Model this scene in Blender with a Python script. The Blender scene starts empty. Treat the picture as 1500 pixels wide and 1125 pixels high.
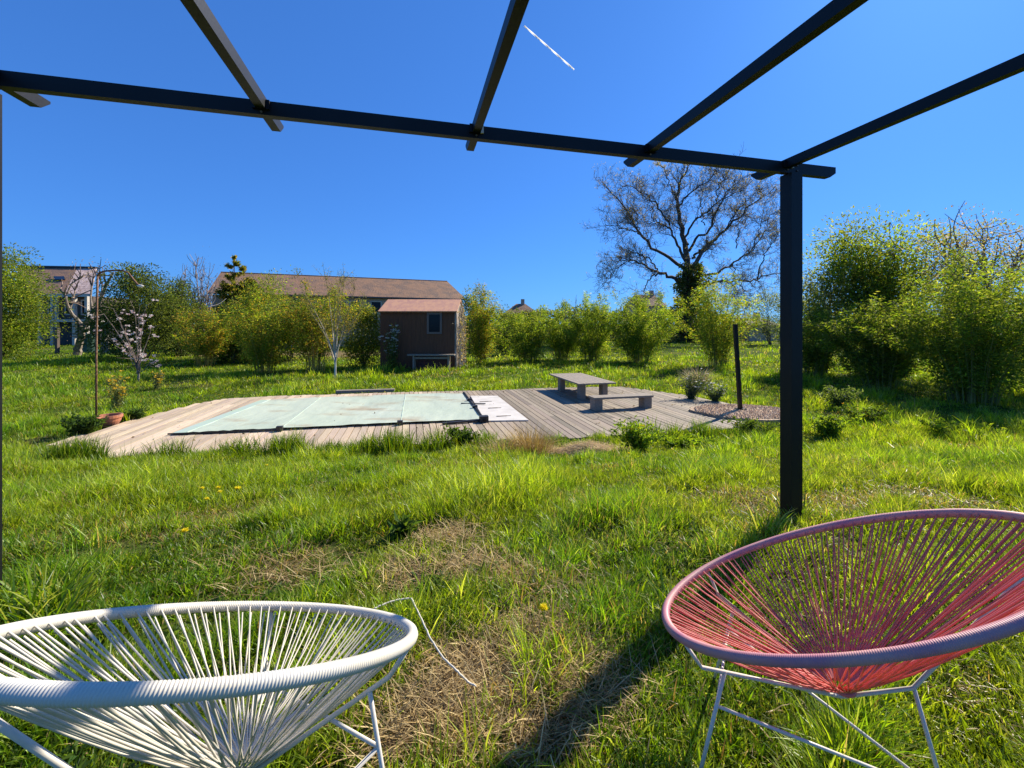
import bpy, math, random
import numpy as np
from mathutils import Vector
rng = np.random.default_rng(7)
random.seed(7)
scn = bpy.context.scene
col = scn.collection
F, H = 610.0, 1.4
GL = -0.88          # level of the lower garden
DK = -0.80          # top of the deck
PI = math.pi
UX = np.array([.971, .238]); VX = np.array([-.239, .971])     # directions of pergola, deck, pool

def P(px, py, Y):   # a point in the world at depth Y
    return np.array([(px-750)/F*Y, Y, H-(py-478)/F*Y])
def G(px, py, z=GL):
    Y = (H-z)*F/(py-478); return np.array([(px-750)/F*Y, Y, z])

# ------------------------------------------------------------------ mesh builder
class MB:
    def __init__(s): s.v=[]; s.q=[]; s.t=[]; s.c=[]; s.n=0
    def add(s, v, q=None, t=None, c=None):
        v = np.asarray(v, dtype=np.float64).reshape(-1, 3)
        if q is not None and len(q): s.q.append(np.asarray(q, dtype=np.int64).reshape(-1,4)+s.n)
        if t is not None and len(t): s.t.append(np.asarray(t, dtype=np.int64).reshape(-1,3)+s.n)
        if c is None: c = (1,1,1)
        c = np.asarray(c, dtype=np.float64)
        if c.ndim == 1: c = np.tile(c[:3], (len(v),1))
        s.v.append(v); s.c.append(c[:, :3]); s.n += len(v)
    def box(s, c, size, rz=0, col=None, tilt=None):
        sx, sy, sz = [a/2 for a in size]
        p = np.array([[x,y,z] for x in (-sx,sx) for y in (-sy,sy) for z in (-sz,sz)])
        if tilt is not None: p = p @ np.array(tilt.to_matrix()).T
        R = np.array([[math.cos(rz),-math.sin(rz),0],[math.sin(rz),math.cos(rz),0],[0,0,1]])
        s.add(p @ R.T + np.asarray(c), [[0,1,3,2],[4,6,7,5],[0,4,5,1],[2,3,7,6],[0,2,6,4],[1,5,7,3]], c=col)
    def bar(s, a, b, w, h, col=None, up=(0,0,1)):
        a=np.asarray(a,float); b=np.asarray(b,float); d=b-a; d/=np.linalg.norm(d)
        r=np.cross(d,up); r/=np.linalg.norm(r); u=np.cross(r,d)
        p=[e+r*i*w/2+u*j*h/2 for e in (a,b) for i in (-1,1) for j in (-1,1)]
        s.add(p, [[0,1,3,2],[4,6,7,5],[0,4,5,1],[2,3,7,6],[0,2,6,4],[1,5,7,3]], c=col)
    def tube(s, pts, rad, n=6, col=None, closed=False, cap=True):
        pts=np.asarray(pts,float); m=len(pts); rad=np.broadcast_to(np.asarray(rad,float),(m,))
        if closed: d=np.roll(pts,-1,0)-np.roll(pts,1,0)
        else: d=np.gradient(pts,axis=0)
        d/=np.linalg.norm(d,axis=1)[:,None]+1e-12
        ref=np.array([0,0,1.]) if abs(d[:,2]).mean()<.8 else np.array([1.,0,0])
        r=np.cross(d,ref); r/=np.linalg.norm(r,axis=1)[:,None]+1e-12; u=np.cross(r,d)
        a=np.linspace(0,2*PI,n,endpoint=False)
        v=pts[:,None]+rad[:,None,None]*(np.cos(a)[None,:,None]*r[:,None]+np.sin(a)[None,:,None]*u[:,None])
        k=m if closed else m-1
        i=np.arange(k)[:,None]; j=np.arange(n)[None]
        q=np.stack([i*n+j, i*n+(j+1)%n, ((i+1)%m)*n+(j+1)%n, ((i+1)%m)*n+j],-1).reshape(-1,4)
        v=v.reshape(-1,3); t=None
        if cap and not closed:
            v=np.vstack([v,pts[0],pts[-1]]); b=m*n; J=np.arange(n)
            t=np.vstack([np.stack([J*0+b,(J+1)%n,J],1), np.stack([J*0+b+1,(m-1)*n+J,(m-1)*n+(J+1)%n],1)])
        if col is not None and np.ndim(col)==2: col=np.vstack([np.repeat(col,n,0)]+([col[:1],col[-1:]] if t is not None else []))
        s.add(v,q,t,col)
    def build(s, name, mat, parent=None, smooth=False, origin=None):
        v=np.vstack(s.v); c=np.vstack(s.c)
        if parent is not None: v=v-np.array(parent['_w'])
        elif origin is not None: v=v-np.array(origin)
        q=np.vstack(s.q) if s.q else np.zeros((0,4),int); t=np.vstack(s.t) if s.t else np.zeros((0,3),int)
        me=bpy.data.meshes.new(name)
        me.vertices.add(len(v)); me.vertices.foreach_set('co', v.astype(np.float32).ravel())
        nl=len(q)*4+len(t)*3; me.loops.add(nl)
        me.loops.foreach_set('vertex_index', np.concatenate([q.ravel(),t.ravel()]).astype(np.int32))
        me.polygons.add(len(q)+len(t))
        st=np.concatenate([np.arange(len(q))*4, len(q)*4+np.arange(len(t))*3]).astype(np.int32)
        me.polygons.foreach_set('loop_start', st)
        me.polygons.foreach_set('use_smooth', np.full(len(st), smooth))
        me.update(calc_edges=True)
        ca=me.color_attributes.new('Col','FLOAT_COLOR','POINT')
        ca.data.foreach_set('color', np.hstack([c,np.ones((len(c),1))]).astype(np.float32).ravel())
        me.materials.append(mat)
        o=bpy.data.objects.new(name, me); col.objects.link(o)
        if parent is not None: o.parent=parent
        elif origin is not None: o.location=origin
        return o

# build() stores part meshes relative to the top thing, children of parts sit at its origin too
_ob=MB.build
def _b(s,name,m_,parent=None,**k):
    if parent is not None and '_w' not in parent: parent['_w']=list(parent.parent['_w'])
    return _ob(s,name,m_,parent,**k)
MB.build=_b

def tag(o, label, cat, group=None):
    o['label']=label; o['category']=cat
    if group: o['group']=group
    return o
def thing(name, label, cat, loc, group=None):
    o=bpy.data.objects.new(name,None); col.objects.link(o); o.location=tuple(float(a) for a in loc)
    o.empty_display_size=.1; o['_w']=[float(a) for a in loc]
    return tag(o,label,cat,group)
def setting(o, kind='structure'): o['kind']=kind; return o

# ------------------------------------------------------------------ materials
def mat(name, base=(.5,.5,.5), rough=.7, metal=0, spec=.5, vcol=False, noise=None, bump=None, trans=0, coat=0, tint=(1.5,1.35,.6)):
    """noise=(scale, colour2, stretch xyz, lo, hi) mixes a second colour; trans adds translucency"""
    m=bpy.data.materials.new(name); m.use_nodes=True; nt=m.node_tree; N=nt.nodes; L=nt.links
    b=N['Principled BSDF']; out=N['Material Output']
    b.inputs['Roughness'].default_value=rough; b.inputs['Metallic'].default_value=metal
    b.inputs['Specular IOR Level'].default_value=spec; b.inputs['Coat Weight'].default_value=coat
    tc=N.new('ShaderNodeTexCoord')
    cur=None
    rgb=N.new('ShaderNodeRGB'); rgb.outputs[0].default_value=(*base,1); cur=rgb.outputs[0]
    def mapped(st, rot=0):
        mp=N.new('ShaderNodeMapping'); mp.inputs['Scale'].default_value=st
        if rot:
            m0=N.new('ShaderNodeMapping'); m0.inputs['Rotation'].default_value=(0,0,rot); L.new(tc.outputs['Object'],m0.inputs[0]); L.new(m0.outputs[0],mp.inputs[0])
        else: L.new(tc.outputs['Object'],mp.inputs[0])
        return mp.outputs[0]
    if noise:
        for nz in (noise if isinstance(noise,list) else [noise]):
            sc,c2,st,lo,hi=nz[:5]; rot=nz[5] if len(nz)>5 else 0
            n=N.new('ShaderNodeTexNoise'); n.inputs['Scale'].default_value=sc; n.inputs['Detail'].default_value=6
            L.new(mapped(st,rot),n.inputs['Vector'])
            r=N.new('ShaderNodeMapRange'); r.inputs['From Min'].default_value=lo; r.inputs['From Max'].default_value=hi
            L.new(n.outputs['Fac'],r.inputs['Value'])
            mx=N.new('ShaderNodeMix'); mx.data_type='RGBA'; L.new(r.outputs[0],mx.inputs['Factor']); L.new(cur,mx.inputs['A'])
            mx.inputs['B'].default_value=(*c2,1); cur=mx.outputs['Result']
    if vcol:
        a=N.new('ShaderNodeAttribute'); a.attribute_name='Col'
        mx=N.new('ShaderNodeMix'); mx.data_type='RGBA'; mx.blend_type='MULTIPLY'; mx.inputs['Factor'].default_value=1
        L.new(cur,mx.inputs['A']); L.new(a.outputs['Color'],mx.inputs['B']); cur=mx.outputs['Result']
    L.new(cur,b.inputs['Base Color'])
    if bump:
        sc,st,d=bump[:3]; rot=bump[3] if len(bump)>3 else 0
        n=N.new('ShaderNodeTexNoise'); n.inputs['Scale'].default_value=sc; n.inputs['Detail'].default_value=5; L.new(mapped(st,rot),n.inputs['Vector'])
        bp=N.new('ShaderNodeBump'); bp.inputs['Distance'].default_value=d; bp.inputs['Strength'].default_value=.8
        L.new(n.outputs['Fac'],bp.inputs['Height']); L.new(bp.outputs[0],b.inputs['Normal'])
    if trans:
        t=N.new('ShaderNodeBsdfTranslucent')
        g=N.new('ShaderNodeMix'); g.data_type='RGBA'; g.blend_type='MULTIPLY'; g.inputs['Factor'].default_value=1
        L.new(cur,g.inputs['A']); g.inputs['B'].default_value=(*tint,1); L.new(g.outputs['Result'],t.inputs['Color'])
        ms=N.new('ShaderNodeMixShader'); ms.inputs[0].default_value=trans; L.new(b.outputs[0],ms.inputs[1]); L.new(t.outputs[0],ms.inputs[2]); L.new(ms.outputs[0],out.inputs[0])
    return m
ONE=(1,1,1)
_=None
M_leaf=mat('leaf',ONE,.6,vcol=True,trans=.58,spec=.22)
M_grass=mat('grass_blades',ONE,.4,vcol=True,trans=.55,spec=.4)
M_petal=mat('petal',ONE,.6,vcol=True,trans=.45,tint=ONE)
M_straw=mat('straw',ONE,.8,vcol=True,trans=.2)
M_bark=mat('bark',ONE,.9,vcol=True,noise=(9,(.45,.42,.38),(1,1,.3),.35,.7),bump=(14,(1,1,.25),.03))
M_twig=mat('twig',ONE,.85,vcol=True)
M_dark=mat('anthracite_steel',(.005,.006,.008),.45,spec=.25,noise=(3,(.012,.013,.015),(1,1,1),.5,.8),bump=(60,(1,1,1),.0006))
M_white_steel=mat('white_steel',(.68,.62,.52),.35,noise=(30,(.55,.52,.46),(1,1,1),.6,.8))
M_white_cord=mat('white_cord',(.65,.59,.47),.5,noise=(8,(.52,.50,.45),(1,1,1),.45,.75),trans=.05,tint=ONE)
M_pink_cord=mat('pink_cord',(.78,.25,.21),.45,noise=(7,(.68,.20,.18),(1,1,1),.4,.7),trans=.3,tint=(1.2,1,.9))
M_pink_rim=mat('pink_rim',(.58,.28,.25),.5,noise=(9,(.48,.17,.22),(1,1,1),.4,.7))
A0=math.radians(-13.8)
M_deck=mat('weathered_boards',ONE,.72,vcol=True,noise=[(6,(.72,.69,.66),(9,.5,1),.35,.7,A0),(1.1,(.8,.78,.76),(1,1,1),.4,.7,A0)],bump=(8,(14,.6,1),.004,A0))
M_wood=mat('grey_wood',(.30,.24,.17),.75,noise=(5,(.17,.145,.125),(8,.6,8),.35,.7,A0),bump=(8,(14,.6,8),.004,A0))
M_cover=mat('pool_cover',(.44,.50,.37),.5,noise=[(.35,(.52,.56,.43),(1,1,1),.35,.65),(.9,(.36,.27,.15),(.6,1.4,1),.53,.70)],bump=(1.1,(1,.45,1),.10))
M_cover_edge=mat('cover_hem',(.42,.52,.38),.5,noise=(2,(.42,.5,.44),(1,1,1),.4,.6))
M_slab=mat('pale_panel',(.62,.57,.50),.6,noise=(2.5,(.50,.46,.40),(1,1,1),.4,.7),bump=(30,(1,1,1),.002))
M_rubber=mat('black_rubber',(.02,.02,.022),.5)
M_rust=mat('rusty_iron',(.24,.12,.06),.8,noise=(22,(.09,.04,.02),(1,1,1),.4,.6))
M_terra=mat('terracotta',(.42,.15,.07),.8,noise=(12,(.32,.14,.09),(1,1,1),.4,.65))
M_gravel=mat('gravel',(.50,.33,.19),.9,noise=(22,(.24,.19,.14),(1,1,1),.4,.6),bump=(30,(1,1,1),.03))
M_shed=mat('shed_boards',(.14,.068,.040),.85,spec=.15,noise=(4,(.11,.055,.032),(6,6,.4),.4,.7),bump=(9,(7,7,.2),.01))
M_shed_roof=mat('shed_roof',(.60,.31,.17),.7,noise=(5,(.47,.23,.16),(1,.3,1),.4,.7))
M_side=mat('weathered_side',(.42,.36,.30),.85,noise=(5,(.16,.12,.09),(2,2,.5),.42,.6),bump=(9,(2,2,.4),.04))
M_frame=mat('grey_frame',(.13,.10,.085),.6)
M_glass=mat('window_glass',(.010,.013,.02),.1,spec=.15)
M_tile=mat('roof_tiles',(.26,.14,.075),.85,noise=[(1.2,(.15,.095,.065),(1,1,1),.4,.65),(7,(.30,.16,.10),(1,1,1),.5,.8)],bump=(5,(4,.6,.6),.06))
M_tile_p=mat('pale_tiles',(.66,.48,.40),.85,noise=(3,(.30,.20,.16),(1,1,1),.4,.65),bump=(6,(4,.6,.6),.05))
M_stucco=mat('stucco',(.52,.38,.28),.9,noise=(1.5,(.40,.29,.22),(1,1,1),.4,.7))
M_pale=mat('pale_plaster',(.55,.48,.39),.8,noise=(1.5,(.38,.37,.36),(1,1,1),.4,.7))
M_brownwall=mat('brown_wall',(.12,.085,.065),.85,noise=(2,(.08,.06,.05),(1,1,1),.4,.7))
M_dkred=mat('dark_red_paint',(.085,.015,.013),.6,noise=(6,(.05,.012,.01),(1,1,1),.4,.7))
M_green=mat('green_plastic',(.02,.07,.045),.5)
M_soil=mat('soil',ONE,1.0,spec=.03,vcol=True,noise=[(2.5,(.7,.72,.65),(1,1,1),.40,.6),(14,(.5,.5,.5),(1,1,1),.45,.75)],bump=(14,(1,1,1),.05))

# ------------------------------------------------------------------ noise and ground
_lat=rng.random((256,256))
def vn(x,y,s):
    x=np.asarray(x,float)/s+1000.; y=np.asarray(y,float)/s+1000.
    i=np.floor(x).astype(int); j=np.floor(y).astype(int); fx=x-i; fy=y-j
    fx=fx*fx*(3-2*fx); fy=fy*fy*(3-2*fy); i%=256; j%=256; i1=(i+1)%256; j1=(j+1)%256
    return (_lat[i,j]*(1-fx)+_lat[i1,j]*fx)*(1-fy)+(_lat[i,j1]*(1-fx)+_lat[i1,j1]*fx)*fy
def gz(x,y):
    x=np.asarray(x,float); y=np.asarray(y,float)
    yy=y-.12*x*np.clip((8-np.abs(x))/8,0,1)
    k=(yy-3.3)/4.1; w=.12
    s=(w*np.logaddexp(0,k/w)-w*np.logaddexp(0,(k-1)/w))
    z=GL*s
    z=z+((vn(x,y,1.1)-.5)*.06+(vn(x+9,y+5,.38)-.5)*.07)*np.clip((8.5-y)/3,.12,1)+ (vn(x+70,y+31,9)-.5)*.25*np.clip((y-17)/12,0,1)
    return z
def poly_in(x,y,poly):
    ins=np.zeros(np.shape(x),bool); n=len(poly)
    for i in range(n):
        x0,y0=poly[i][:2]; x1,y1=poly[(i+1)%n][:2]
        c=((y0>y)!=(y1>y)) & (x < (x1-x0)*(y-y0)/((y1-y0) if y1!=y0 else 1e-9)+x0)
        ins^=c
    return ins
D=lambda px,py: G(px,py,DK)
deck_poly=[D(118,676),D(72,651),D(205,612),D(293,590),D(330,584),D(400,580),D(487,577.5),D(600,574),D(720,571.6),D(800,568),D(908,566),D(1000,578),D(1068,590.5),D(1150,602),D(1062,628.5),D(963,634.5),D(838,640.5),D(713,645),D(560,653),D(300,665)]
pad_c=D(1090,605); 
# ------------------------------------------------------------------ grass
def dry_map(x,y):      # bare, straw-coloured patches of the lawn
    d=np.zeros(np.shape(x))
    for (px,py,r,a) in ((700,1010,.34,1.1),(800,950,.30,.8),(640,1075,.28,1),(770,1090,.25,.9),(600,855,.22,.85),(690,830,.25,.6),(650,785,.26,.7),(760,850,.28,.6),(130,790,.5,.35),(1270,685,.55,.45),(900,900,.25,.4),(850,655,.6,1),(300,760,.5,.3),(420,830,.4,.4),(1400,1000,.3,.2)):
        Yd=1.4*F/(py-478)
        for _ in range(4): Yd=(H-float(gz((px-750)/F*Yd,Yd)))*F/(py-478)
        Xd=(px-750)/F*Yd
        d=np.maximum(d,a*np.exp(-((x-Xd)**2+(y-Yd)**2)/(r*r*.62)))
    d=d+ (vn(x+5,y+9,.3)-.5)*.6*np.clip(d*2,0.1,1)-.04
    d=np.maximum(d,(vn(x+50,y+90,.8)-.74)*2.2)
    d=np.maximum(d,1.4*np.exp(-((y-33)/3.0)**2)*((x>-24)&(x<-11)))
    return np.clip(d,0,1)
# ground sheet
def warp(n,a,b,k): 
    t=np.linspace(-1,1,n); return np.sign(t)*np.abs(t)**k
xs=warp(260,0,0,3.2)*1500; ys=np.concatenate([-np.geomspace(400,1,12),np.linspace(-.9,20,150),np.geomspace(20.3,1800,90)])
X,Y=np.meshgrid(xs,ys); Z=gz(X,Y)
und=poly_in(X,Y,deck_poly); Z=np.where(und,np.minimum(Z,GL-.05),Z)
DM=dry_map(X.ravel(),Y.ravel())[:,None]; GC=np.array([.062,.095,.014])*(1-DM)+np.array([.22,.16,.085])*DM
g=MB(); nx=len(xs); i=np.arange(len(ys)-1)[:,None]; j=np.arange(nx-1)[None]
g.add(np.stack([X,Y,Z],-1).reshape(-1,3), np.stack([i*nx+j,i*nx+j+1,(i+1)*nx+j+1,(i+1)*nx+j],-1).reshape(-1,4),c=GC)
setting(g.build('ground',M_soil,smooth=True))

excl=[(-7.1,-3.0,22.3,26)]
def free(x,y):
    m=~poly_in(x,y,deck_poly)
    m&=~(((x-pad_c[0])/1.25)**2+((y-pad_c[1])/.95)**2<1)
    pb_=G(160,623,GL+.05); m&=~((x-pb_[0])**2+((y-pb_[1]+.15)/1.3)**2<.36**2)
    for a,b,c,d in excl: m&=~((x>a)&(x<b)&(y>c)&(y<d))
    return m
greens=np.array([(.172,.285,.009),(.105,.215,.009),(.25,.335,.012),(.06,.135,.012),(.38,.41,.09)])
straws=np.array([(.50,.36,.15),(.38,.26,.10),(.60,.46,.22),(.26,.17,.07)])
def blades(x,y,z,h,w,az,lean,c,curl,segs):
    """x.. arrays; lean radians from vertical at base; curl adds more lean to the tip"""
    n=len(x); d=np.stack([np.cos(az),np.sin(az)],1); s=np.stack([-np.sin(az),np.cos(az)],1)
    tw=rng.normal(0,.7,n); s2=np.stack([s[:,0]*np.cos(tw)-s[:,1]*np.sin(tw),s[:,0]*np.sin(tw)+s[:,1]*np.cos(tw)],1)
    pos=np.stack([x,y,z-.01],1); V=[]; ang=lean.copy(); prof=[1,.92,.68,0] if segs==3 else [1,.8,0]
    for k in range(segs+1):
        ww=w*prof[k]*.5
        if k<segs:
            V.append(pos+np.stack([s2[:,0]*ww,s2[:,1]*ww,0*ww],1)); V.append(pos-np.stack([s2[:,0]*ww,s2[:,1]*ww,0*ww],1))
        else: V.append(pos.copy())
        st=h/segs
        pos=pos+np.stack([d[:,0]*np.sin(ang)*st,d[:,1]*np.sin(ang)*st,np.cos(ang)*st],1); ang=ang+curl/segs
    V=np.stack(V,1); m=V.shape[1]; b=np.arange(n)[:,None]*m
    q=np.concatenate([b+np.array([[2*k,2*k+1,2*k+3,2*k+2]]) for k in range(segs-1)],0) if segs>1 else None
    t=b+np.array([[2*segs-2,2*segs-1,2*segs]])
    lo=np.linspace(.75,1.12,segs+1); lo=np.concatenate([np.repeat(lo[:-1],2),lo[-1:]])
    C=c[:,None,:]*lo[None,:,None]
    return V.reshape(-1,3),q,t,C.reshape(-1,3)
def grass_mesh(nclump,y0,y1,per,segs,seed,pw):
    r=np.random.default_rng(seed)
    u=r.random(nclump)
    e=1-pw
    Yc=(y0**e+u*(y1**e-y0**e))**(1/e) if abs(e)>1e-6 else y0*(y1/y0)**u
    Xc=(r.random(nclump)*2-1)*(1.36*Yc+.5)
    m=free(Xc,Yc); Xc=Xc[m]; Yc=Yc[m]; n=len(Xc)
    dry=dry_map(Xc,Yc)
    tall=vn(Xc+11,Yc+3,.22+.02*Yc)*.5+vn(Xc,Yc,.75)*.25+vn(Xc,Yc,1.9)*.25
    keep=r.random(n)>dry*.7; Xc=Xc[keep];Yc=Yc[keep];dry=dry[keep];tall=tall[keep];n=len(Xc)
    hc=(.055+.24*np.clip((tall-.26)*1.5,0,1)**1.4*1.25)*(1-.6*np.clip(dry,0,1))
    hc*=np.where(Yc>6.3,1.15,1.0)*np.where(Yc>15,1.25,1)
    hc*=np.exp(r.normal(0,.22,n))
    azc=r.random(n)*2*PI; ci=r.integers(0,len(greens),n)
    hue=vn(Xc+33,Yc+77,1.3)
    base=greens[ci]*.55+greens[np.where(hue>.55,2,np.where(hue>.42,0,1))]*.45
    base*=np.exp(r.normal(.04,.30,n))[:,None]*np.clip(.55+.95*tall,.6,1.4)[:,None]
    idx=np.repeat(np.arange(n),per); N=len(idx)
    rad=np.abs(r.normal(0,1,N))*(.022+.004*Yc[idx]); a=r.random(N)*2*PI
    x=Xc[idx]+rad*np.cos(a); y=Yc[idx]+rad*np.sin(a)
    h=hc[idx]*(.45+.75*r.random(N)); lean=np.abs(r.normal(.12,.28,N))+.05; az=np.where(r.random(N)<.6,a,azc[idx]+r.normal(0,.5,N))
    isdry=r.random(N)<(np.clip(dry[idx],0,1)*.85+.05)
    up_=r.random(N)<.3; lean=np.where(isdry&~up_,r.uniform(.7,1.5,N),lean); h=np.where(isdry&~up_,.05+.10*r.random(N),h)
    c=np.where(isdry[:,None],straws[r.integers(0,4,N)],base[idx]*np.exp(r.normal(0,.14,N))[:,None])
    w=np.maximum(.0042+.0035*r.random(N),.0013*y*(.7+.6*r.random(N)))
    m=free(x,y)
    x,y,h,lean,az,c,w=[q[m] for q in (x,y,h,lean,az,c,w)]
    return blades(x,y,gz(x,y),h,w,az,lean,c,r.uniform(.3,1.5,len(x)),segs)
gm=MB()
for args in ((34000,.45,3.2,10,3,1,1.0),(42000,3.0,9.5,9,2,2,1.0),(38000,9,30,7,2,3,1.1),(16000,28,95,5,2,4,1.2)):
    gm.add(*grass_mesh(*args))
setting(gm.build('grass',M_grass),'stuff')

# cut dry thatch lying in the bare patches
def thatch(cent, n, seed):
    r=np.random.default_rng(seed); V=MB()
    x=[];y=[]
    for px,py,sx,sy,k in cent:
        Yd=1.4*F/(py-478)
        for _ in range(4): Yd=(H-float(gz((px-750)/F*Yd,Yd)))*F/(py-478)
        x.append(r.normal((px-750)/F*Yd,sx,k)); y.append(r.normal(Yd,sy,k))
    x=np.concatenate(x); y=np.concatenate(y); k=len(x)
    m=free(x,y); x=x[m]; y=y[m]; k=len(x)
    c=straws[r.integers(0,4,k)]*np.exp(r.normal(-.1,.25,k))[:,None]
    V.add(*blades(x,y,gz(x,y)+r.random(k)**2*.06+.008,.05+.11*r.random(k),.003+.0025*r.random(k),r.random(k)*2*PI,r.uniform(.85,1.65,k),c,r.uniform(-.2,.6,k),2))
    return V
setting(thatch([(700,1020,.17,.13,5200),(640,1085,.15,.07,2600),(790,960,.16,.12,2600),(840,1030,.15,.10,1500),(600,850,.13,.10,1000),(690,830,.15,.11,500),(650,790,.16,.12,700),(760,860,.2,.12,700),(1260,690,.5,.35,700),(420,840,.25,.15,500)],0,5).build('dry_thatch',M_straw),'stuff')

# ------------------------------------------------------------------ leaves and plants
def leafcloud(mb, c, length, width, dirs, cols, fold=.12):
    n=len(c); length=np.broadcast_to(length,(n,)); width=np.broadcast_to(width,(n,))
    d=dirs/(np.linalg.norm(dirs,axis=1)[:,None]+1e-9)
    r=rng.normal(size=(n,3)); s=np.cross(d,r); s/=np.linalg.norm(s,axis=1)[:,None]+1e-9; u=np.cross(s,d)
    a=c; t=c+d*length[:,None]+u*(fold*-.8*length)[:,None]; mdl=c+d*(length*.45)[:,None]+u*(fold*length)[:,None]
    V=np.stack([a,mdl+s*(width/2)[:,None],t,mdl-s*(width/2)[:,None]],1)
    mb.add(V.reshape(-1,3), np.arange(n)[:,None]*4+np.array([[0,1,2,3]]), c=np.repeat(cols,4,0))
def pick(cols,n,jit=.16,clump=None):
    cols=np.array(cols); c=cols[rng.integers(0,len(cols),n)]*np.exp(rng.normal(0,jit,n))[:,None]
    if clump is not None: c=c*clump[:,None]
    return c
GOLD=[(.32,.29,.03),(.42,.28,.04),(.25,.28,.025),(.46,.30,.07)]
LIME=[(.18,.29,.02),(.24,.33,.025),(.13,.23,.02),(.34,.38,.06)]
DKG=[(.08,.13,.025),(.11,.16,.03),(.055,.09,.02),(.17,.21,.05)]
MIDG=[(.14,.20,.03),(.19,.24,.035),(.10,.16,.025),(.24,.26,.055)]

def at_px(px, bpy_):    # ground spot seen at this pixel
    Yd=2.28*F/(bpy_-478)
    for _ in range(6): Yd=.5*Yd+.5*(H-float(gz((px-750)/F*Yd,Yd)))*F/(bpy_-478)
    x=(px-750)/F*Yd
    return np.array([x,Yd,float(gz(x,Yd))-.02])

def bamboo(label, px, by, top, wpx, cols, n=5000, culms=46, cc=((.22,.19,.05),(.16,.17,.04)), group='bamboo clumps round the garden', ll=.13, spread=1.0, low=.1, cat='bamboo', drop=.35):
    b=at_px(px,by); s=b[1]/F; h=(by-top)*s*1.10; w=wpx*s*1.18
    root=thing('bamboo_clump',label,cat,b,group)
    cm=MB(); lm=MB(); pts=[]; dr=[]; cl=[]
    for k in range(culms):
        a=rng.random()*2*PI; rr=math.sqrt(rng.random()); 
        p0=b+np.array([math.cos(a)*rr*w*.13,math.sin(a)*rr*w*.13,0]); hh=h*(1.02-.30*rr**1.5)*rng.uniform(.62,1.10); out=rr*w*.46*spread*rng.uniform(.6,1.15)
        t=np.linspace(0,1,9); prof=t**1.6
        path=np.stack([p0[0]+math.cos(a)*out*prof+rng.normal(0,.012*h)*t, p0[1]+math.sin(a)*out*prof+rng.normal(0,.012*h)*t, p0[2]+hh*(t-.07*t**3)],1)
        c=np.array(cc[k%2])*rng.uniform(.7,1.3)
        cm.tube(path,np.linspace(.006+.0009*h,.002,9)*(1+b[1]/40),4,c,cap=False)
        m=int(2.3*n/culms*rng.uniform(.5,1.5)); tt=low+(1-low)*rng.random(m)**.85
        nb=max(4,m//34); cen=low+(1-low)*rng.random(nb)**.8; ci=rng.integers(0,nb,m); tt=np.clip(cen[ci]+rng.normal(0,.035,m),low*.7,1)
        q=np.stack([np.interp(tt,t,path[:,i]) for i in range(3)],1)
        ba=rng.random(nb)*2*PI; bl=rng.uniform(.04,.19,nb)*h*(1.15-cen*.75)
        off=rng.random(m)*bl[ci]
        q+=np.stack([np.cos(ba[ci])*off,np.sin(ba[ci])*off,off*.25],1)+rng.normal(0,.018*h,(m,3))
        pts.append(q); dr.append(np.stack([np.cos(ba[ci])+rng.normal(0,.6,m),np.sin(ba[ci])+rng.normal(0,.6,m),rng.normal(-drop,.5,m)],1))
        cl.append(np.full(m,rng.uniform(.8,1.2))*np.exp(rng.normal(0,.15,nb))[ci])
    pts=np.vstack(pts); dr=np.vstack(dr); cl=np.concatenate(cl); m=len(pts)
    sc=ll*1.15*(.7+.012*b[1])
    leafcloud(lm,pts,sc*rng.uniform(.6,1.4,m),sc*.28*rng.uniform(.7,1.3,m),dr,pick(cols,m,.14,cl))
    cm.build('culms',M_twig,root); lm.build('foliage',M_leaf,root)
    return root

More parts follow.
